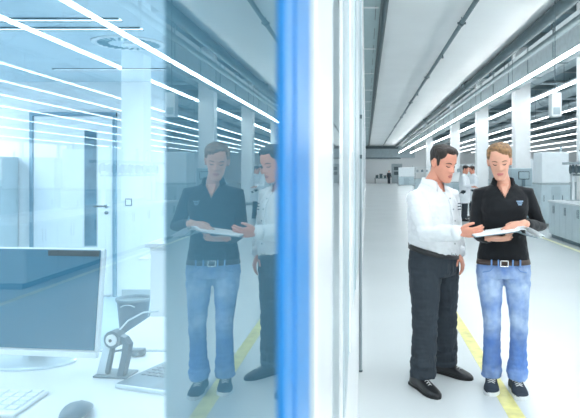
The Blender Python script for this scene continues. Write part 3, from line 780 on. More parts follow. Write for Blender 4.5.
def face_shape(p, fem):
    """push a front vertex of the head: nose, sockets, lips, chin, cheeks"""
    x, y, z = p
    if y > -0.02: return p
    dy = dz = dx = 0.0
    f = min(1.0, (-y - 0.02) / 0.04)
    # nose
    if -0.046 < z < 0.030:
        t = (0.024 - z) / 0.058
        t = max(0.0, min(1.0, t))
        dy -= (0.004 + 0.020 * t ** 1.2) * G(x * x, 0.0075 + 0.004 * t) * (1.0 if z > -0.030 else max(0.0, (z + 0.046) / 0.016))
    for s_ in (-1, 1):
        dy -= 0.006 * G((x - s_ * 0.013) ** 2 + (z + 0.030) ** 2, 0.0065)
        dy += 0.0105 * G(((x - s_ * 0.031) / 1.5) ** 2 + (z - 0.006) ** 2, 0.0105)       # socket
        dy -= 0.0065 * G(((x - s_ * 0.031) / 1.3) ** 2 + (z - 0.004) ** 2, 0.0075)      # lid over the eyeball
        dy -= 0.0045 * G(((x - s_ * 0.030) / 2.2) ** 2 + (z - 0.024) ** 2, 0.007)      # brow
        dy -= 0.004 * G((x - s_ * 0.044) ** 2 + (z + 0.025) ** 2, 0.014)             # cheek
        dy += 0.003 * G((x - s_ * 0.028) ** 2 + (z + 0.050) ** 2, 0.009)             # fold beside the mouth
    dy -= 0.006 * G((x / 2.3) ** 2 + (z + 0.0595) ** 2, 0.0055)
    dy -= 0.006 * G((x / 2.0) ** 2 + (z + 0.0725) ** 2, 0.0055)
    dy += 0.0055 * G((x / 2.8) ** 2 + (z + 0.0660) ** 2, 0.0024)
    dy += 0.003 * G((x / 2.4) ** 2 + (z + 0.084) ** 2, 0.006)
    dy -= (0.003 if fem else 0.005) * G((x / 1.4) ** 2 + (z + 0.103) ** 2, 0.011)
    return V((x, y + dy * f, z))

def hand_into(mb, wrist, fdir, palm_n, side, curl, scale=1.0, spread=0.06, thumb=(0.5, 0.2), lens=(0.070, 0.080, 0.075, 0.060)):
    """palm + five fingers. fdir: fingers, palm_n: out of the palm, side=+1 when the thumb lies on (palm_n x fdir)"""
    f = V(fdir).normalized(); n = V(palm_n); n = (n - f * n.dot(f)).normalized(); a = n.cross(f) * side
    w = V(wrist)
    def L_(u, v, t): return w + (f * u + a * v + n * t) * scale
    rings = []
    for u, hw, th, t0 in ((-0.03, .024, .019, 0), (0.0, .026, .0165, 0), (0.025, .034, .0155, 0), (0.055, .0395, .0145, 0), (0.080, .039, .0120, 0), (0.094, .036, .0095, 0)):
        rings.append([L_(u, x, y) for x, y in se(hw, th, 18, 2.6)])
    mb.loft(rings)
    base_v = (0.028, 0.0095, -0.0095, -0.027)
    for i in range(4):
        L = lens[i]; c = curl[i] if hasattr(curl, '__len__') else curl
        ang = 0.1; p = L_(0.082, base_v[i], -0.001); pts = [L_(0.062, base_v[i] * 0.95, 0), p]
        sp = spread * (1.5 - i)
        for seg, fr_ in ((0, .45), (1, .32), (2, .23)):
            ang += c * (0.75, 1.0, 0.7)[seg]
            d = (f * math.cos(ang) + n * math.sin(ang)) + a * sp
            p = p + d.normalized() * L * fr_ * scale * 1.0
            pts.append(p)
        r0 = (0.0092, 0.0094, 0.0091, 0.0080)[i] * scale
        mb.tube(pts, [r0 * 1.02, r0 * 1.05, r0, r0 * 0.92, r0 * 0.80], 10)
    # thumb: leaves the side of the palm near its base
    o_, cl = thumb
    p0 = L_(0.014, 0.022, 0.004); p1 = L_(0.036, 0.042, 0.010)
    d1 = (f * math.cos(o_) + a * math.sin(o_) + n * cl).normalized()
    p2 = p1 + d1 * 0.034 * scale
    d2 = (f * math.cos(o_ - 0.35) + a * math.sin(o_ - 0.35) + n * (cl + 0.15)).normalized()
    p3 = p2 + d2 * 0.028 * scale
    mb.tube([p0, p1, p2, p3], [0.015 * scale, 0.0125 * scale, 0.0105 * scale, 0.0088 * scale], 10)

def person(root, q):
    """q: dict of measures. Coordinates below are local to root (z up, world axes)."""
    base = root.location.copy()
    th = q['yaw']; S = V((math.cos(th), math.sin(th), 0)); Fw = V((math.sin(th), -math.cos(th), 0)); U = V((0, 0, 1))
    vox = q.get('voxel', 0.0045)
    def Lc(s_, f_, u_): return S * s_ + Fw * f_ + U * u_
    def w2l(p): return V(p) - base
    def ring(u, a, b, f_=0.0, s_=0.0, n=32, power=2.3):
        tl = q.get('tilt')
        return [Lc(s_ + x, f_ - y, u + (tl(u) * (0.24 * (y - f_) - 0.13 * x) if tl else 0.0)) for x, y in se(a, b, n, power)]
    J = q['joints'](Lc, w2l)       # shoulders, elbows, wrists, hips, knees, ankles: [right, left]
    fem = q['fem']
    # head frame
    hy, hp, hr = q['head_yaw'], q['head_pitch'], q.get('head_roll', 0)
    HR = Matrix.Rotation(hy, 3, 'Z') @ Matrix.Rotation(hr, 3, 'Y') @ Matrix.Rotation(hp, 3, 'X')
    hs = q['head_scale']; hc = q['head'](Lc)
    def H(p): return hc + HR @ (V(p) * hs)
    # ---------------- body: one continuous surface
    mb = MB()
    mb.loft([[H(face_shape(p, fem)) for p in r] for r in head_rings()])
    for s_ in (-1, 1):
        er = HR @ Matrix.Rotation(s_ * 0.35, 3, 'Z')
        mb.ell(H((s_ * 0.072, 0.014, -0.006)), (0.009 * hs, 0.020 * hs, 0.032 * hs), er, 14)
        mb.tube([H((s_ * 0.079, 0.006, -0.03)), H((s_ * 0.084, 0.022, -0.012)), H((s_ * 0.085, 0.028, 0.008)), H((s_ * 0.080, 0.014, 0.024))], 0.005 * hs, 8)
    nk = q['neck_r']
    mb.tube([Lc(0, q['neck_f'], q['sh_u'] - 0.05), Lc(0, q['neck_f'] * 1.2, q['sh_u'] + 0.03), H((0, 0.018, -0.075)), H((0, 0.025, -0.02))], [nk * 1.25, nk, nk * 0.98, nk * 0.95], 20)
    mb.loft([ring(u, a - 0.014, b - 0.014, f_) for u, a, b, f_ in q['torso'] if a > 0.05])
    mb.loft([ring(u, a - 0.014, b - 0.014, f_) for u, a, b, f_ in q['hips']])
    for i in (0, 1):
        sh, el, wr = J['sh'][i], J['el'][i], J['wr'][i]
        r = q['arm_r']
        mb.tube([sh - U * 0.012, sh.lerp(el, .5), el, el.lerp(wr, .35), wr], [r[0] - .018, r[0] - .014, r[1] - .014, r[1] - .012, 0.024 if fem else 0.028], 14)
        hp_, kn, an = J['hip'][i], J['kn'][i], J['an'][i]
        r = q['leg_r']
        mb.tube([hp_, hp_.lerp(kn, .5), kn, kn.lerp(an, .4), an], [r[0] - .016, r[1] - .014, r[2] - .014, r[2] - .012, 0.036], 16)
        mb.tube([an - U * 0.02, an + q['foot'][i](Lc).normalized() * 0.10 - U * (an.z - 0.042)], [0.027, 0.016], 12)
        hd = q['hands'][i]
        if hd: hand_into(mb, wr, *hd)
    body = fuse(mb, vox, 1, 0.4)
    o = body.build('body', [q['skin'], q['lip']], root, True)
    inv = HR.transposed()
    for pl in o.data.polygons:
        c = inv @ (pl.center - hc) / hs
        if c.y < -0.07 and abs(c.x) < 0.022 - 1.2 * max(0, abs(c.z + 0.0655) - 0.003) and -0.0755 < c.z < -0.0565 : pl.material_index = 1
    # eyes, brows, lash lines
    if q.get('detail', True):
        for s_ in (-1, 1):
            def fs(x, z, lift):
                # front surface of the head at (x, z)
                best = None
                for i in range(len(HEAD) - 1):
                    if HEAD[i][0] <= z <= HEAD[i + 1][0]:
                        t = (z - HEAD[i][0]) / (HEAD[i + 1][0] - HEAD[i][0])
                        rx, yf, yb = [HEAD[i][k] + (HEAD[i + 1][k] - HEAD[i][k]) * t for k in (1, 2, 3)]
                cx_ = min(0.999, abs(x) / rx); cy, ry = (yf + yb) / 2, (yb - yf) / 2
                y = cy - ry * (1 - cx_ ** 2.25) ** (1 / 2.25)
                p = face_shape(V((x, y, z)), fem); p.y -= lift
                return H(p)
            e = MB().tube([fs(s_ * x, z, 0.0004) for x, z in ((0.019, 0.001), (0.025, -0.002), (0.031, -0.003), (0.038, -0.002), (0.044, 0.002))], [0.0014, .0026, .0032, .0030, .0018], 8)
            e.build('eyelash', P['lash'], root, True)
            e = MB().tube([fs(s_ * x, z, 0.0002) for x, z in ((0.016, 0.0215), (0.024, 0.0245), (0.034, 0.0265), (0.043, 0.0245), (0.050, 0.019))], [0.002, .0030, .0030, .0026, .0014] if not fem else [0.0020, .0028, .0030, .0024, .0014], 8)
            e.build('eyebrow', q['brow'], root, True)
    # ---------------- hair
    def hl(p):   # hair thickness
        return q['hair_fn'](p)
    hm = MB().loft([[H(p) for p in r] for r in head_rings(96, 5, hl)])
    for ex in q.get('hair_extra', []): ex(hm, H, HR, hs)
    hm = fuse(hm, max(0.0035, vox * 0.8), 1, 0.4)
    wrinkle(hm, 0.003 if q.get('detail', True) else 0.006, q.get('hair_noise', (60, 60, 60)), 3)
    hm.build('hair', q['hair'], root, True)
    # ---------------- upper garment
    gm = MB()
    gm.loft([ring(u, a, b, f_) for u, a, b, f_ in q['torso']])
    for i in (0, 1):
        sh, el, wr = J['sh'][i], J['el'][i], J['wr'][i]
        r = q['arm_r']; ce = q['cuff'][i]
        end = el.lerp(wr, ce)
        gm.tube([sh + (Lc((1, -1)[i] * 0.045, 0, 0.0)), sh, sh.lerp(el, .5), el, el.lerp(end, .5), end], [r[0] * 0.95, r[0] * 1.04, r[0], r[1] * 1.04, r[1], r[2]], 18, ends=True)
    up = fuse(gm, q.get('cvoxel', 0.006), 3, 0.5)
    wrinkle(up, q['wr_up'], q.get('wf_up', (9, 9, 14)), 1)
    wrinkle(up, q['wr_up'] * 0.4, (26, 26, 30), 5)
    u0, kk = q['neck_open']
    tS, tF = S, Fw
    dead = [f_ for f_ in up.bm.faces if (lambda c: c.dot(tF) > q['neck_f'] + 0.0 and c.z > u0 and abs(c.dot(tS)) < (c.z - u0) * kk)(f_.calc_center_median())]
    bmesh.ops.delete(up.bm, geom=dead, context='FACES')
    up.build(q['top_name'], q['top'], root, True)
    for i in (0, 1):
        if q.get('cuff_mat'):
            el, wr = J['el'][i], J['wr'][i]; a_ = el.lerp(wr, q['cuff'][i] - 0.10); b_ = el.lerp(wr, q['cuff'][i] + 0.10)
            MB().tube([a_, a_.lerp(b_, .5), b_], [q['arm_r'][2] * 1.08, q['arm_r'][2] * 1.06, q['arm_r'][2] * .98], 20, ends=False).build('cuff', q['cuff_mat'], root, True)
    # collar
    cu, ca, cb, cf = q['collar']
    n = 40; c = MB(); rr = [[], [], [], []]
    for k in range(n):
        t = 2 * PI * k / n
        x, y = math.cos(t), math.sin(t)          # y>0 is the back
        front = max(0.0, -y)
        dip = 0.040 * front ** 3
        for lst, (gs, du) in zip(rr, ((1.0, -0.012), (0.90, 0.036), (0.98, 0.040), (1.22, -0.018 - 0.022 * front ** 2))):
            lst.append(Lc(ca * x * gs, cf - cb * y * gs, cu + du - dip + 0.012 * max(0, y)))
    bm = c.bm
    vs = [[bm.verts.new(p) for p in r] for r in rr]
    gap = q.get('collar_gap', 2)
    kf = 3 * n // 4
    for j in range(3):
        for k in range(n):
            if abs((k + 0.5) - kf) < gap: continue
            c.face([vs[j][k], vs[j][(k + 1) % n], vs[j + 1][(k + 1) % n], vs[j + 1][k]])
    co = c.build('collar', q['collar_mat'], root, True)
    sd = co.modifiers.new('solid', 'SOLIDIFY'); sd.thickness = 0.004; sd.offset = 0
    # ---------------- trousers
    tm = MB()
    tm.loft([ring(u, a, b, f_) for u, a, b, f_ in q['hips']])
    for i in (0, 1):
        hp_, kn, an = J['hip'][i], J['kn'][i], J['an'][i]
        r = q['leg_r']; he = V((an.x, an.y, 0)) + q['hem_off'][i](Lc) + U * q['hem_u']
        tm.tube([hp_ + U * 0.03, hp_.lerp(kn, .22), hp_.lerp(kn, .6), kn, kn.lerp(he, .45), kn.lerp(he, .8), he], [r[0], r[0], r[1], r[2], r[3], r[4], r[4] * 1.03], 22, ends=False)
    tr = fuse(tm, q.get('cvoxel', 0.006), 4, 0.5)
    ku = J['kn'][0].z
    def wf(p):
        z = p.z
        return 0.45 + 1.1 * G((z - 0.16) ** 2, 0.09) + 0.5 * G((z - ku) ** 2, 0.07) + 0.5 * G((z - q['crotch']) ** 2, 0.06)
    wrinkle(tr, q['wr_tr'], (7, 7, 24), 2, wf)
    wrinkle(tr, q['wr_tr'] * 0.5, (30, 30, 14), 6, wf)
    tr.build(q['bottom_name'], q['bottom'], root, True)
    return dict(Lc=Lc, ring=ring, J=J, H=H, w2l=w2l, HR=HR, S=S, Fw=Fw)

def shoe(root, heel, toe, style, w=0.098):
    """shoe from heel to toe point on the floor (local coords)"""
    h, t = V(heel), V(toe); d = (t - h); Ln = d.length; d.normalize(); a = V((-d.y, d.x, 0)); U = V((0, 0, 1))
    def Pp(u, v, z): return h + d * (u * Ln) + a * v + U * z
    prof = [(0.0, .026, .030), (.05, .034, .032), (.15, .037, .034), (.32, .036, .034), (.5, .040, .040), (.66, .048, .046), (.8, .047, .044), (.9, .039, .036), (.97, .024, .022), (1.0, .010, .010)]
    k = w / 0.096
    sole_t = 0.026 if style == 'sneaker' else 0.020
    n = 24
    def outline(g, z):
        L_ = []
        for u, l, r in prof: L_.append(Pp(-0.0 + u + (0.0 if 0 < u < 1 else (g - 1) * 0.2 * (1 if u else -1)), l * k * g, z))
        R_ = []
        for u, l, r in reversed(prof): R_.append(Pp(u + (0.0 if 0 < u < 1 else (g - 1) * 0.2 * (1 if u else -1)), -r * k * g, z))
        return L_ + R_
    so = MB().loft([outline(1.02, 0.0), outline(1.06, 0.006), outline(1.05, sole_t)])
    shoe_o = empty_child('shoe', root)
    so.build('sole', P['rubber'] if style == 'sneaker' else P['soleblack'], shoe_o, False)
    # upper: cross sections along the length
    rings = []
    hts = [(0.0, .070, .6), (.04, .084, .85), (.15, .095, .95), (.28, .104, 1), (.40, .100, 1), (.52, .086, 1), (.64, .070, 1), (.76, .058, 1), (.88, .047, .95), (.96, .036, .8), (1.0, .026, .5)]
    def hw(u):
        for i in range(len(prof) - 1):
            if prof[i][0] <= u <= prof[i + 1][0]:
                t_ = (u - prof[i][0]) / (prof[i + 1][0] - prof[i][0]); return prof[i][1] + (prof[i + 1][1] - prof[i][1]) * t_
        return .01
    for u, z, g in hts:
        b = hw(u) * k * 0.99
        r = []
        for j in range(n):
            tt = PI * j / (n - 1)
            x = b * math.copysign(abs(math.cos(tt)) ** 0.7, math.cos(tt)); y = (z - sole_t) * math.sin(tt) ** 0.75
            r.append(Pp(min(u, .995) + 0.004 * (u == 0), x, sole_t - 0.004 + y))
        rings.append(r)
    MB().loft(rings).build('upper', P['shoe'] if style != 'sneaker' else P['canvas'], shoe_o, True)
    def top(u):
        for i in range(len(hts) - 1):
            if hts[i][0] <= u <= hts[i + 1][0]:
                t_ = (u - hts[i][0]) / (hts[i + 1][0] - hts[i][0]); return hts[i][1] + (hts[i + 1][1] - hts[i][1]) * t_
    if style == 'sneaker':
        tg = MB()
        rr = []
        for u in (.36, .45, .55, .62):
            rr.append([Pp(u, v * 0.018, top(u) - 0.004 + 0.005 * (1 - abs(v)) - 0.002) for v in (-1, -.5, 0, .5, 1)] + [Pp(u, v * 0.018, top(u) - 0.014) for v in (1, .5, 0, -.5, -1)])
        tg.loft(rr).build('tongue', P['canvas'], shoe_o, True)
        tc = MB(); rr = []
        for u, g in ((.92, 1.03), (.95, 1.04), (.98, 1.07), (1.0, 1.10)):
            b = hw(u) * k * g; z = top(u) * 0.93 + 0.003
            rr.append([Pp(u, b * math.cos(PI * j / 15), sole_t - 0.004 + (z - sole_t + 0.002) * math.sin(PI * j / 15) ** 0.75) for j in range(16)])
        tc.loft(rr).build('toe_cap', P['canvas'], shoe_o, True)
    lc = MB()
    us = (.40, .46, .52, .58, .64) if style == 'sneaker' else (.49, .55, .61, .67)
    for i, u in enumerate(us):
        z = top(u) + 0.001; wv = 0.024 if style == 'sneaker' else 0.018
        lc.tube([Pp(u, -wv, z - 0.011), Pp(u + .008, 0, z + 0.0015), Pp(u + .02, wv, z - 0.013)], 0.0042 if style == 'sneaker' else 0.0028, 6)
    if style == 'sneaker':
        u = .38; z = top(u) + 0.004
        for s_ in (-1, 1): lc.tube([Pp(u, 0, z), Pp(u + .03, s_ * .016, z + .006), Pp(u + .07, s_ * .03, z - .006), Pp(u + .10, s_ * .034, z - .022)], 0.0028, 6)
    lc.build('lace', P['lace'], shoe_o, True)
    return shoe_o

def empty_child(name, root):
    o = bpy.data.objects.new(name, None); COL.objects.link(o); o.parent = root; o.empty_display_size = 0.03
    return o

# ================================================================== the woman
wroot = empty('person', (0.945, 4.27, 0), 'woman with blond hair in a black polo top and blue jeans holding an open folder', 'person')
def wj(Lc, w2l):
    return dict(sh=[Lc(-.158, 0, 1.358), Lc(.160, 0, 1.355)],
                el=[w2l((.742, 4.25, 1.085)), w2l((1.188, 4.24, 1.125))],
                wr=[w2l((.800, 4.035, 1.068)), w2l((1.012, 3.995, 1.168))],
                hip=[Lc(-.094, 0, .83), Lc(.094, 0, .83)],
                kn=[w2l((.866, 4.25, .47)), w2l((1.038, 4.21, .47))],
                an=[w2l((.870, 4.31, .075)), w2l((1.036, 4.25, .075))])
def w_hair(p):
    x, y, z = p
    hl_ = 0.087 - 0.42 * max(0.0, x + 0.012) - 0.25 * max(0.0, -x - 0.03)          # hairline over the forehead
    if abs(x) > 0.056: hl_ = min(hl_, 0.076 - 4.2 * (abs(x) - 0.056))
    if y > -0.035: hl_ = min(hl_, 0.040 - 1.4 * (y + 0.035) * 0.9)
    if y > 0.02: hl_ = -0.075
    if abs(x) > 0.058 and -0.035 < y < 0.035: hl_ = max(hl_, -0.012 if y < -0.012 else 0.014)  # above the ear
    e = z - hl_
    g = max(-1.0, min(1.0, e / 0.014))
    return -0.006 + 0.006 * g + (0.013 if e > 0 else 0) * min(1, max(0, e) / 0.02) + (0.006 * G((x - 0.04) ** 2 + (z - 0.085) ** 2, 0.03) if e > 0 else 0)
def w_bun(hm, H, HR, hs):
    hm.ell(H((0.0, 0.115, -0.01)), (0.034, 0.028, 0.036), HR, 14)
    hm.tube([H((0.0, 0.12, -0.02)), H((0.0, 0.135, -0.07)), H((0.0, 0.12, -0.13))], [0.022, 0.02, 0.008], 10)
    for k in range(9):       # strands combed back over the crown from a side parting
        a = -0.9 + k * 0.23
        hm.tube([H((0.06 * math.sin(a), -0.062 + 0.02 * abs(a), 0.098 - 0.018 * abs(a) ** 2)), H((0.075 * math.sin(a), -0.03, 0.118 - 0.03 * a * a)), H((0.06 * math.sin(a), 0.05, 0.112 - 0.03 * a * a)), H((0.03 * math.sin(a), 0.105, 0.05))], [0.006, 0.011, 0.011, 0.006], 8)
wq = dict(yaw=math.radians(-6), fem=True, joints=wj, head=lambda Lc: Lc(-.030, .045, 1.573), head_yaw=math.radians(-12), head_pitch=math.radians(17), head_roll=math.radians(-3), head_scale=0.98,
          neck_r=0.049, neck_f=0.0, sh_u=1.405, skin=P['skin_w'], lip=P['lip_w'], brow=P['brow_w'], hair=P['hair_w'], hair_fn=w_hair, hair_extra=[w_bun], hair_noise=(70, 30, 50),
          torso=[(.892, .176, .112, .0), (.93, .176, .112, .0), (.99, .164, .106, .0), (1.06, .152, .100, .002), (1.12, .150, .100, .006), (1.19, .156, .112, .016), (1.245, .162, .122, .022), (1.30, .166, .112, .014), (1.345, .172, .092, .002), (1.375, .158, .076, -.004), (1.400, .112, .062, -.006), (1.425, .066, .054, -.004)],
          hips=[(.915, .158, .098, .0), (.88, .172, .108, .0), (.84, .182, .116, -.004), (.80, .184, .116, -.006), (.780, .172, .108, -.004)],
          arm_r=(.050, .043, .037), leg_r=(.090, .074, .060, .058, .068), cuff=(.90, .74),
          foot=[lambda Lc: Lc(-.1, 1, 0), lambda Lc: Lc(.03, 1, 0)],
          hands=[((1.0, -0.18, -0.01), (0.0, 0.55, 1.0), 1, (0.08, .10, .14, .20), 0.93, 0.09, (0.7, 0.25)),
                 ((-1.0, -0.28, -0.36), (-0.30, 0.55, -1.0), 1, (.10, .16, .24, .30), 0.93, 0.11, (0.65, 0.25))],
          top_name='polo_top', top=P['black'], wr_up=.0055, wf_up=(8, 8, 13), collar=(1.415, .072, .064, -.002), collar_mat=P['blackcollar'], collar_gap=5.5, neck_open=(1.325, .55),
          bottom_name='jeans', bottom=P['denim'], hem_u=.094, hem_off=[lambda Lc: Lc(0, .014, 0), lambda Lc: Lc(0, .014, 0)], wr_tr=.0060, crotch=.79)
W = person(wroot, wq)
Lc, w2l, ring = W['Lc'], W['w2l'], W['ring']
# V of skin at the open collar, logo, waistband, belt
n_ = MB().loft([[Lc(x * wd, .062 + dz, u) for x in (-1, -.5, 0, .5, 1)] + [Lc(x * wd, .040 + dz, u) for x in (1, .5, 0, -.5, -1)] for u, wd, dz in ((1.418, .034, -.012), (1.395, .026, .005), (1.365, .015, .026), (1.335, .003, .044))])
n_.build('neckline', P['skin_w'], wroot, True)
lg = MB()
for u, x0, x1 in ((1.305, .072, .118), (1.293, .078, .112), (1.281, .084, .108)):
    lg.obox(Lc((x0 + x1) / 2, .123 - 0.10 * abs(x0 - 0.05), u), (x1 - x0, .006, .0055), Matrix.Rotation(wq['yaw'] + 0.30, 3, 'Z'))
lg.build('logo', P['logo'], wroot)
bl = MB().loft([ring(.905, .172, .108, 0), ring(.905, .179, .115, 0), ring(.872, .185, .121, -.001), ring(.872, .178, .114, -.001)], cap=False)
bl.bm.verts.ensure_lookup_table()
belt = bl.build('belt', P['belt_w'], wroot, True)
bk = MB(); R0 = Matrix.Rotation(wq['yaw'], 3, 'Z')
for dx, dz, sx, sz in ((-.024, 0, .007, .044), (.024, 0, .007, .044), (0, .019, .055, .007), (0, -.019, .055, .007)): bk.obox(Lc(-.006 + dx, .123, .886 + dz), (sx, .007, sz), R0, .002)
bk.build('buckle', P['buckle'], belt)
for x in (-.09, -.045, .05, .10):
    MB().obox(Lc(x, .121 - 0.9 * x * x, .886), (.011, .008, .05), R0, .002).build('belt_loop', P['denimseam'], belt)
for s_ in (-1, 1):
    MB().tube([Lc(s_ * .075, .112, .862), Lc(s_ * .10, .112, .835), Lc(s_ * .145, .085, .822)], .0035, 6).build('pocket_seam', P['denimseam'], wroot, True)
shoe(wroot, w2l((.888, 4.395, 0)), w2l((.838, 4.140, 0)), 'sneaker', .108)
shoe(wroot, w2l((1.028, 4.335, 0)), w2l((1.030, 4.065, 0)), 'sneaker', .110)

# ================================================================== the man
mroot = empty('person', (0.485, 4.43, 0), 'man with short dark hair in white shirt and charcoal trousers reading the folder', 'person')
def mj(Lc, w2l):
    return dict(sh=[Lc(-.188, -.015, 1.325), Lc(.185, .005, 1.335)],
                el=[w2l((.400, 4.150, 1.085)), w2l((.655, 4.60, 1.09))],
                wr=[w2l((.612, 4.040, 1.105)), w2l((.668, 4.47, .915))],
                hip=[Lc(-.098, -.01, .86), Lc(.098, .01, .86)],
                kn=[w2l((.412, 4.31, .48)), w2l((.580, 4.545, .48))],
                an=[w2l((.380, 4.32, .085)), w2l((.572, 4.62, .085))])
def m_hair(p):
    x, y, z = p
    hl_ = 0.082 + 0.10 * abs(x)
    if abs(x) > 0.046: hl_ = 0.086 - 2.4 * (abs(x) - 0.046)
    if y > -0.040: hl_ = min(hl_, 0.036)
    if y > -0.030 and abs(x) > 0.05 and y < -0.008: hl_ = -0.022
    if -0.008 <= y < 0.034 and abs(x) > 0.05: hl_ = 0.022
    if y >= 0.034: hl_ = -0.050 - 0.3 * (y - 0.034)
    e = z - hl_
    g = max(-1.0, min(1.0, e / 0.010))
    th_ = 0.0
    if e > 0:
        th_ = min(1, e / 0.02) * (0.004 + 0.010 * max(0, min(1, (z - 0.03) / 0.06)))
        th_ += 0.010 * G((y + 0.062) ** 2 + (z - 0.095) ** 2, 0.022)
    return -0.006 + 0.006 * g + th_
mq = dict(cuff_mat=P['collar'], tilt=lambda u: max(0.0, 1 - abs(u - .95) / .22), yaw=math.radians(50), fem=False, joints=mj, head=lambda Lc: Lc(.008, .068, 1.561), head_yaw=math.radians(42), head_pitch=math.radians(17), head_scale=1.03,
          neck_r=0.060, neck_f=-.01, sh_u=1.395, skin=P['skin_m'], lip=P['lip_m'], brow=P['brow_m'], hair=P['hair_m'], hair_fn=m_hair, hair_noise=(70, 70, 40),
          torso=[(.944, .196, .150, .002), (.962, .204, .160, .004), (1.00, .206, .166, .010), (1.06, .204, .168, .004), (1.13, .204, .166, -.002), (1.20, .206, .160, -.006), (1.27, .205, .150, -.008), (1.32, .192, .130, -.010), (1.355, .162, .108, -.012), (1.385, .125, .088, -.012), (1.420, .084, .072, -.006)],
          hips=[(.965, .188, .142, .002), (.93, .196, .148, .002), (.88, .200, .152, .0), (.82, .198, .150, -.002), (.77, .180, .136, -.002)],
          arm_r=(.069, .060, .048), leg_r=(.116, .104, .090, .086, .090), cuff=(.92, .95),
          foot=[lambda Lc: Lc(-.3, 1, 0), lambda Lc: Lc(.1, 1, 0)],
          hands=[((0.90, -0.38, 0.05), (0.25, 0.75, 0.45), -1, (.20, .30, .36, .40), 1.0, 0.08, (0.30, 0.30)),
                 ((0.30, -0.35, -0.9), (-0.8, 0.3, -0.2), 1, (.30, .35, .40, .45), 1.0, 0.03, (0.5, 0.3))],
          top_name='shirt', top=P['shirt'], wr_up=.0105, wf_up=(8, 8, 10), collar=(1.408, .086, .080, -.002), collar_mat=P['collar'], collar_gap=4.2, neck_open=(1.335, .45),
          bottom_name='trousers', bottom=P['trousers'], hem_u=.080, hem_off=[lambda Lc: Lc(0, .020, 0), lambda Lc: Lc(0, .020, 0)], wr_tr=.0085, crotch=.80)
Mn = person(mroot, mq)
Lc, w2l, ring = Mn['Lc'], Mn['w2l'], Mn['ring']
bl = MB().loft([ring(.958, .192, .147, .002), ring(.958, .206, .158, .002), ring(.922, .208, .160, .002), ring(.922, .196, .149, .002)], cap=False)
belt = bl.build('belt', P['belt_m'], mroot, True)
R1 = Matrix.Rotation(mq['yaw'], 3, 'Z'); bk = MB()
for dx, dz, sx, sz in ((-.024, 0, .007, .040), (.024, 0, .007, .040), (0, .017, .055, .007), (0, -.017, .055, .007)): bk.obox(Lc(dx, .163, .940 + dz), (sx, .007, sz), R1, .002)
bk.build('buckle', P['buckle'], belt)
# placket with buttons, chest embroidery
pk = MB().loft([[Lc(x, f_, u) for x in (-.016, .016)] + [Lc(x, f_ - .012, u) for x in (.016, -.016)] for u, f_ in ((.965, .166), (1.06, .182), (1.13, .176), (1.20, .168), (1.27, .154), (1.32, .128), (1.36, .098))])
pl = pk.build('placket', P['collar'], mroot)
for u, f_ in ((1.00, .174), (1.08, .182), (1.16, .175), (1.24, .162), (1.315, .134)):
    MB().cyl(Lc(0, f_ - .002, u), Lc(0, f_ + .004, u), .0055, n=12).build('button', P['buckle'], pl)
lg = MB()
for j in range(3):
    for i in range(4):
        lg.obox(Lc(.085 + i * .013, .150 - .10 * (i * .013), 1.275 - j * .020), (.008, .006, .007), R1 @ Matrix.Rotation(.35, 3, 'Z'))
lg.build('logo', P['logodark'], mroot)
shoe(mroot, w2l((.330, 4.395, 0)), w2l((.480, 4.085, 0)), 'leather', .104)
shoe(mroot, w2l((.525, 4.665, 0)), w2l((.765, 4.460, 0)), 'leather', .104)

# ================================================================== the folder they hold
froot = empty('folder', (0.90, 4.0, 1.098), 'open white folder of papers held between the man and the woman', 'folder')
cv = MB().loft([[V((x, -.14, z + .003)), V((x, .15, z - .002)), V((x, .15, z - .006)), V((x, -.14, z - .001))] for x, z in ((-.218, -.006), (-.10, .010), (.02, .024), (.065, .030), (.075, .018), (.105, .004), (.17, -.010))])
cv.build('cover', P['cover'], froot)
pg = MB().loft([[V((x, -.135, z + .002)), V((x, .145, z - .002)), V((x, .145, z - .009)), V((x, -.135, z - .006))] for x, z in ((-.214, .004), (-.15, .012), (-.08, .020), (0.0, .031), (.05, .040))])
pg.build('left_pages', P['paper'], froot, False)
for i, (zz, xe) in enumerate(((0.0, .205), (.006, .222), (.012, .212))):
    pts = [(.045, .034 + zz * .2), (.07, .040 + zz), (.105, .040 + zz * 1.3), (.14, .030 + zz * 1.3), (.175, .012 + zz * 1.3), (xe, -.012 + zz * 1.5)]
    pp = MB().loft([[V((x, -.135 + .02 * i, z + .003)), V((x, .145, z - .002)), V((x, .145, z - .004)), V((x, -.135 + .02 * i, z + .001))] for x, z in pts])
    pp.build('page', P['paper'], froot, False)

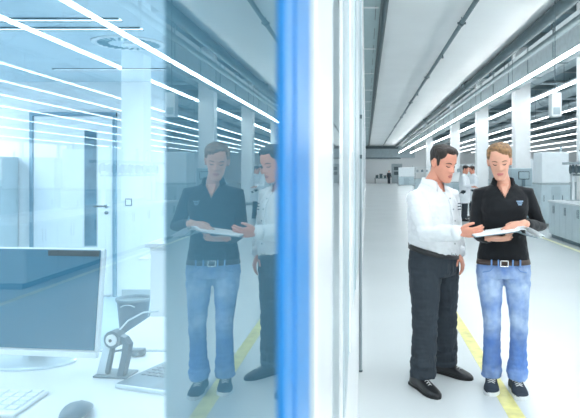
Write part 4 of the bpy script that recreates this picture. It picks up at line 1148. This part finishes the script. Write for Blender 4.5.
# ================================================================== workers in the background
def bg_person(x, y, yaw, lab, hairm, top, bottom, topname, pose=0, h=1.0):
    r = empty('person', (x, y, 0), lab, 'person')
    f = -1 if False else 1
    def bj(Lc, w2l):
        el = [Lc(-.24, .03, 1.08), Lc(.24, .03, 1.08)]; wr = [Lc(-.18, .24, 1.06), Lc(.18, .24, 1.06)] if pose == 0 else [Lc(-.25, .10, .84), Lc(.25, .10, .84)]
        return dict(sh=[Lc(-.175, 0, 1.37), Lc(.175, 0, 1.37)], el=el, wr=wr, hip=[Lc(-.09, 0, .84), Lc(.09, 0, .84)], kn=[Lc(-.10, .01, .47), Lc(.10, .01, .47)], an=[Lc(-.11, -.02, .085), Lc(.11, -.02, .085)])
    q = dict(mq); coat = topname == 'lab_coat'
    q.update(cuff_mat=None, tilt=None, neck_open=(1.36, .3), yaw=yaw, joints=bj, head=lambda Lc: Lc(0, .03, 1.575), head_yaw=yaw, head_pitch=0.25, head_scale=1.0, neck_f=0, hair=hairm, voxel=0.009, cvoxel=0.011, detail=False, wr_up=.006, wr_tr=.006,
             arm_r=(.060, .052, .046), leg_r=(.095, .085, .075, .072, .076), cuff=(.9, .9), top=top, bottom=bottom, top_name=topname, hands=[((0, 0, -1), (1, 0, 0), 1, .3), ((0, 0, -1), (-1, 0, 0), -1, .3)],
             hem_off=[lambda Lc: Lc(0, .01, 0)] * 2)
    d = V((math.sin(yaw), -math.cos(yaw), -0.15)) if pose == 0 else V((0, 0, -1))
    q['hands'] = [(d, (0, 0, -1) if pose == 0 else (math.cos(yaw), math.sin(yaw), 0), 1, .3), (d, (0, 0, -1) if pose == 0 else (-math.cos(yaw), -math.sin(yaw), 0), -1, .3)]
    if coat: q['torso'] = [(.55, .21, .17, .0), (.75, .205, .165, .0), (.95, .195, .155, .0)] + [t for t in mq['torso'] if t[0] > .95]
    w = person(r, q)
    for s_ in (-.11, .11):
        a, b_ = w['Lc'](s_, -.09, 0), w['Lc'](s_ * 1.25, .18, 0)
        shoe(r, a, b_, 'leather', .1)
    return r
p = at(465, 196, 19.5)
bg_person(3.02, 19.0, math.radians(70), 'worker in a white coat in the background, left of two between man and woman', P['hair_m'], P['coat'], P['trousers'], 'lab_coat')
bg_person(3.48, 20.2, math.radians(-75), 'worker in a white coat in the background, right of two between man and woman', P['hair_m'], P['coat'], P['trousers'], 'lab_coat')
q_ = at(389, 182, 78)
bg_person(q_.x, 78, math.radians(10), 'distant person in dark clothes standing at the far end of the aisle', P['hair_m'], P['trousers'], P['trousers'], 'jacket', 1)
# ------------------------------------------------------------------ light and camera
w = bpy.data.worlds.new('World'); SC.world = w; w.use_nodes = True
bg = w.node_tree.nodes['Background']; bg.inputs['Color'].default_value = (0.92, 0.98, 1.0, 1); bg.inputs['Strength'].default_value = 1.45
cam = bpy.data.cameras.new('Camera'); co = bpy.data.objects.new('Camera', cam); COL.objects.link(co)
co.location = (0, 0, EYE); co.rotation_euler = (PI / 2, 0, 0)
cam.sensor_fit = 'HORIZONTAL'; cam.sensor_width = 36; cam.lens = F / 580 * 36
cam.shift_x = (290 - CX) / 580; cam.shift_y = (CY - 209) / 580
cam.clip_start = 0.01; cam.clip_end = 300
cam.dof.use_dof = True; cam.dof.focus_distance = 4.2; cam.dof.aperture_fstop = (cam.lens / 1000) / 0.005
SC.camera = co
SC.view_settings.view_transform = 'Standard'; SC.view_settings.look = 'None'
SC.view_settings.exposure = 0.47; SC.view_settings.gamma = 1.0; SC.view_settings.use_curve_mapping = False
SC.cycles.max_bounces = 8; SC.cycles.transparent_max_bounces = 16
SC.cycles.use_denoising = True
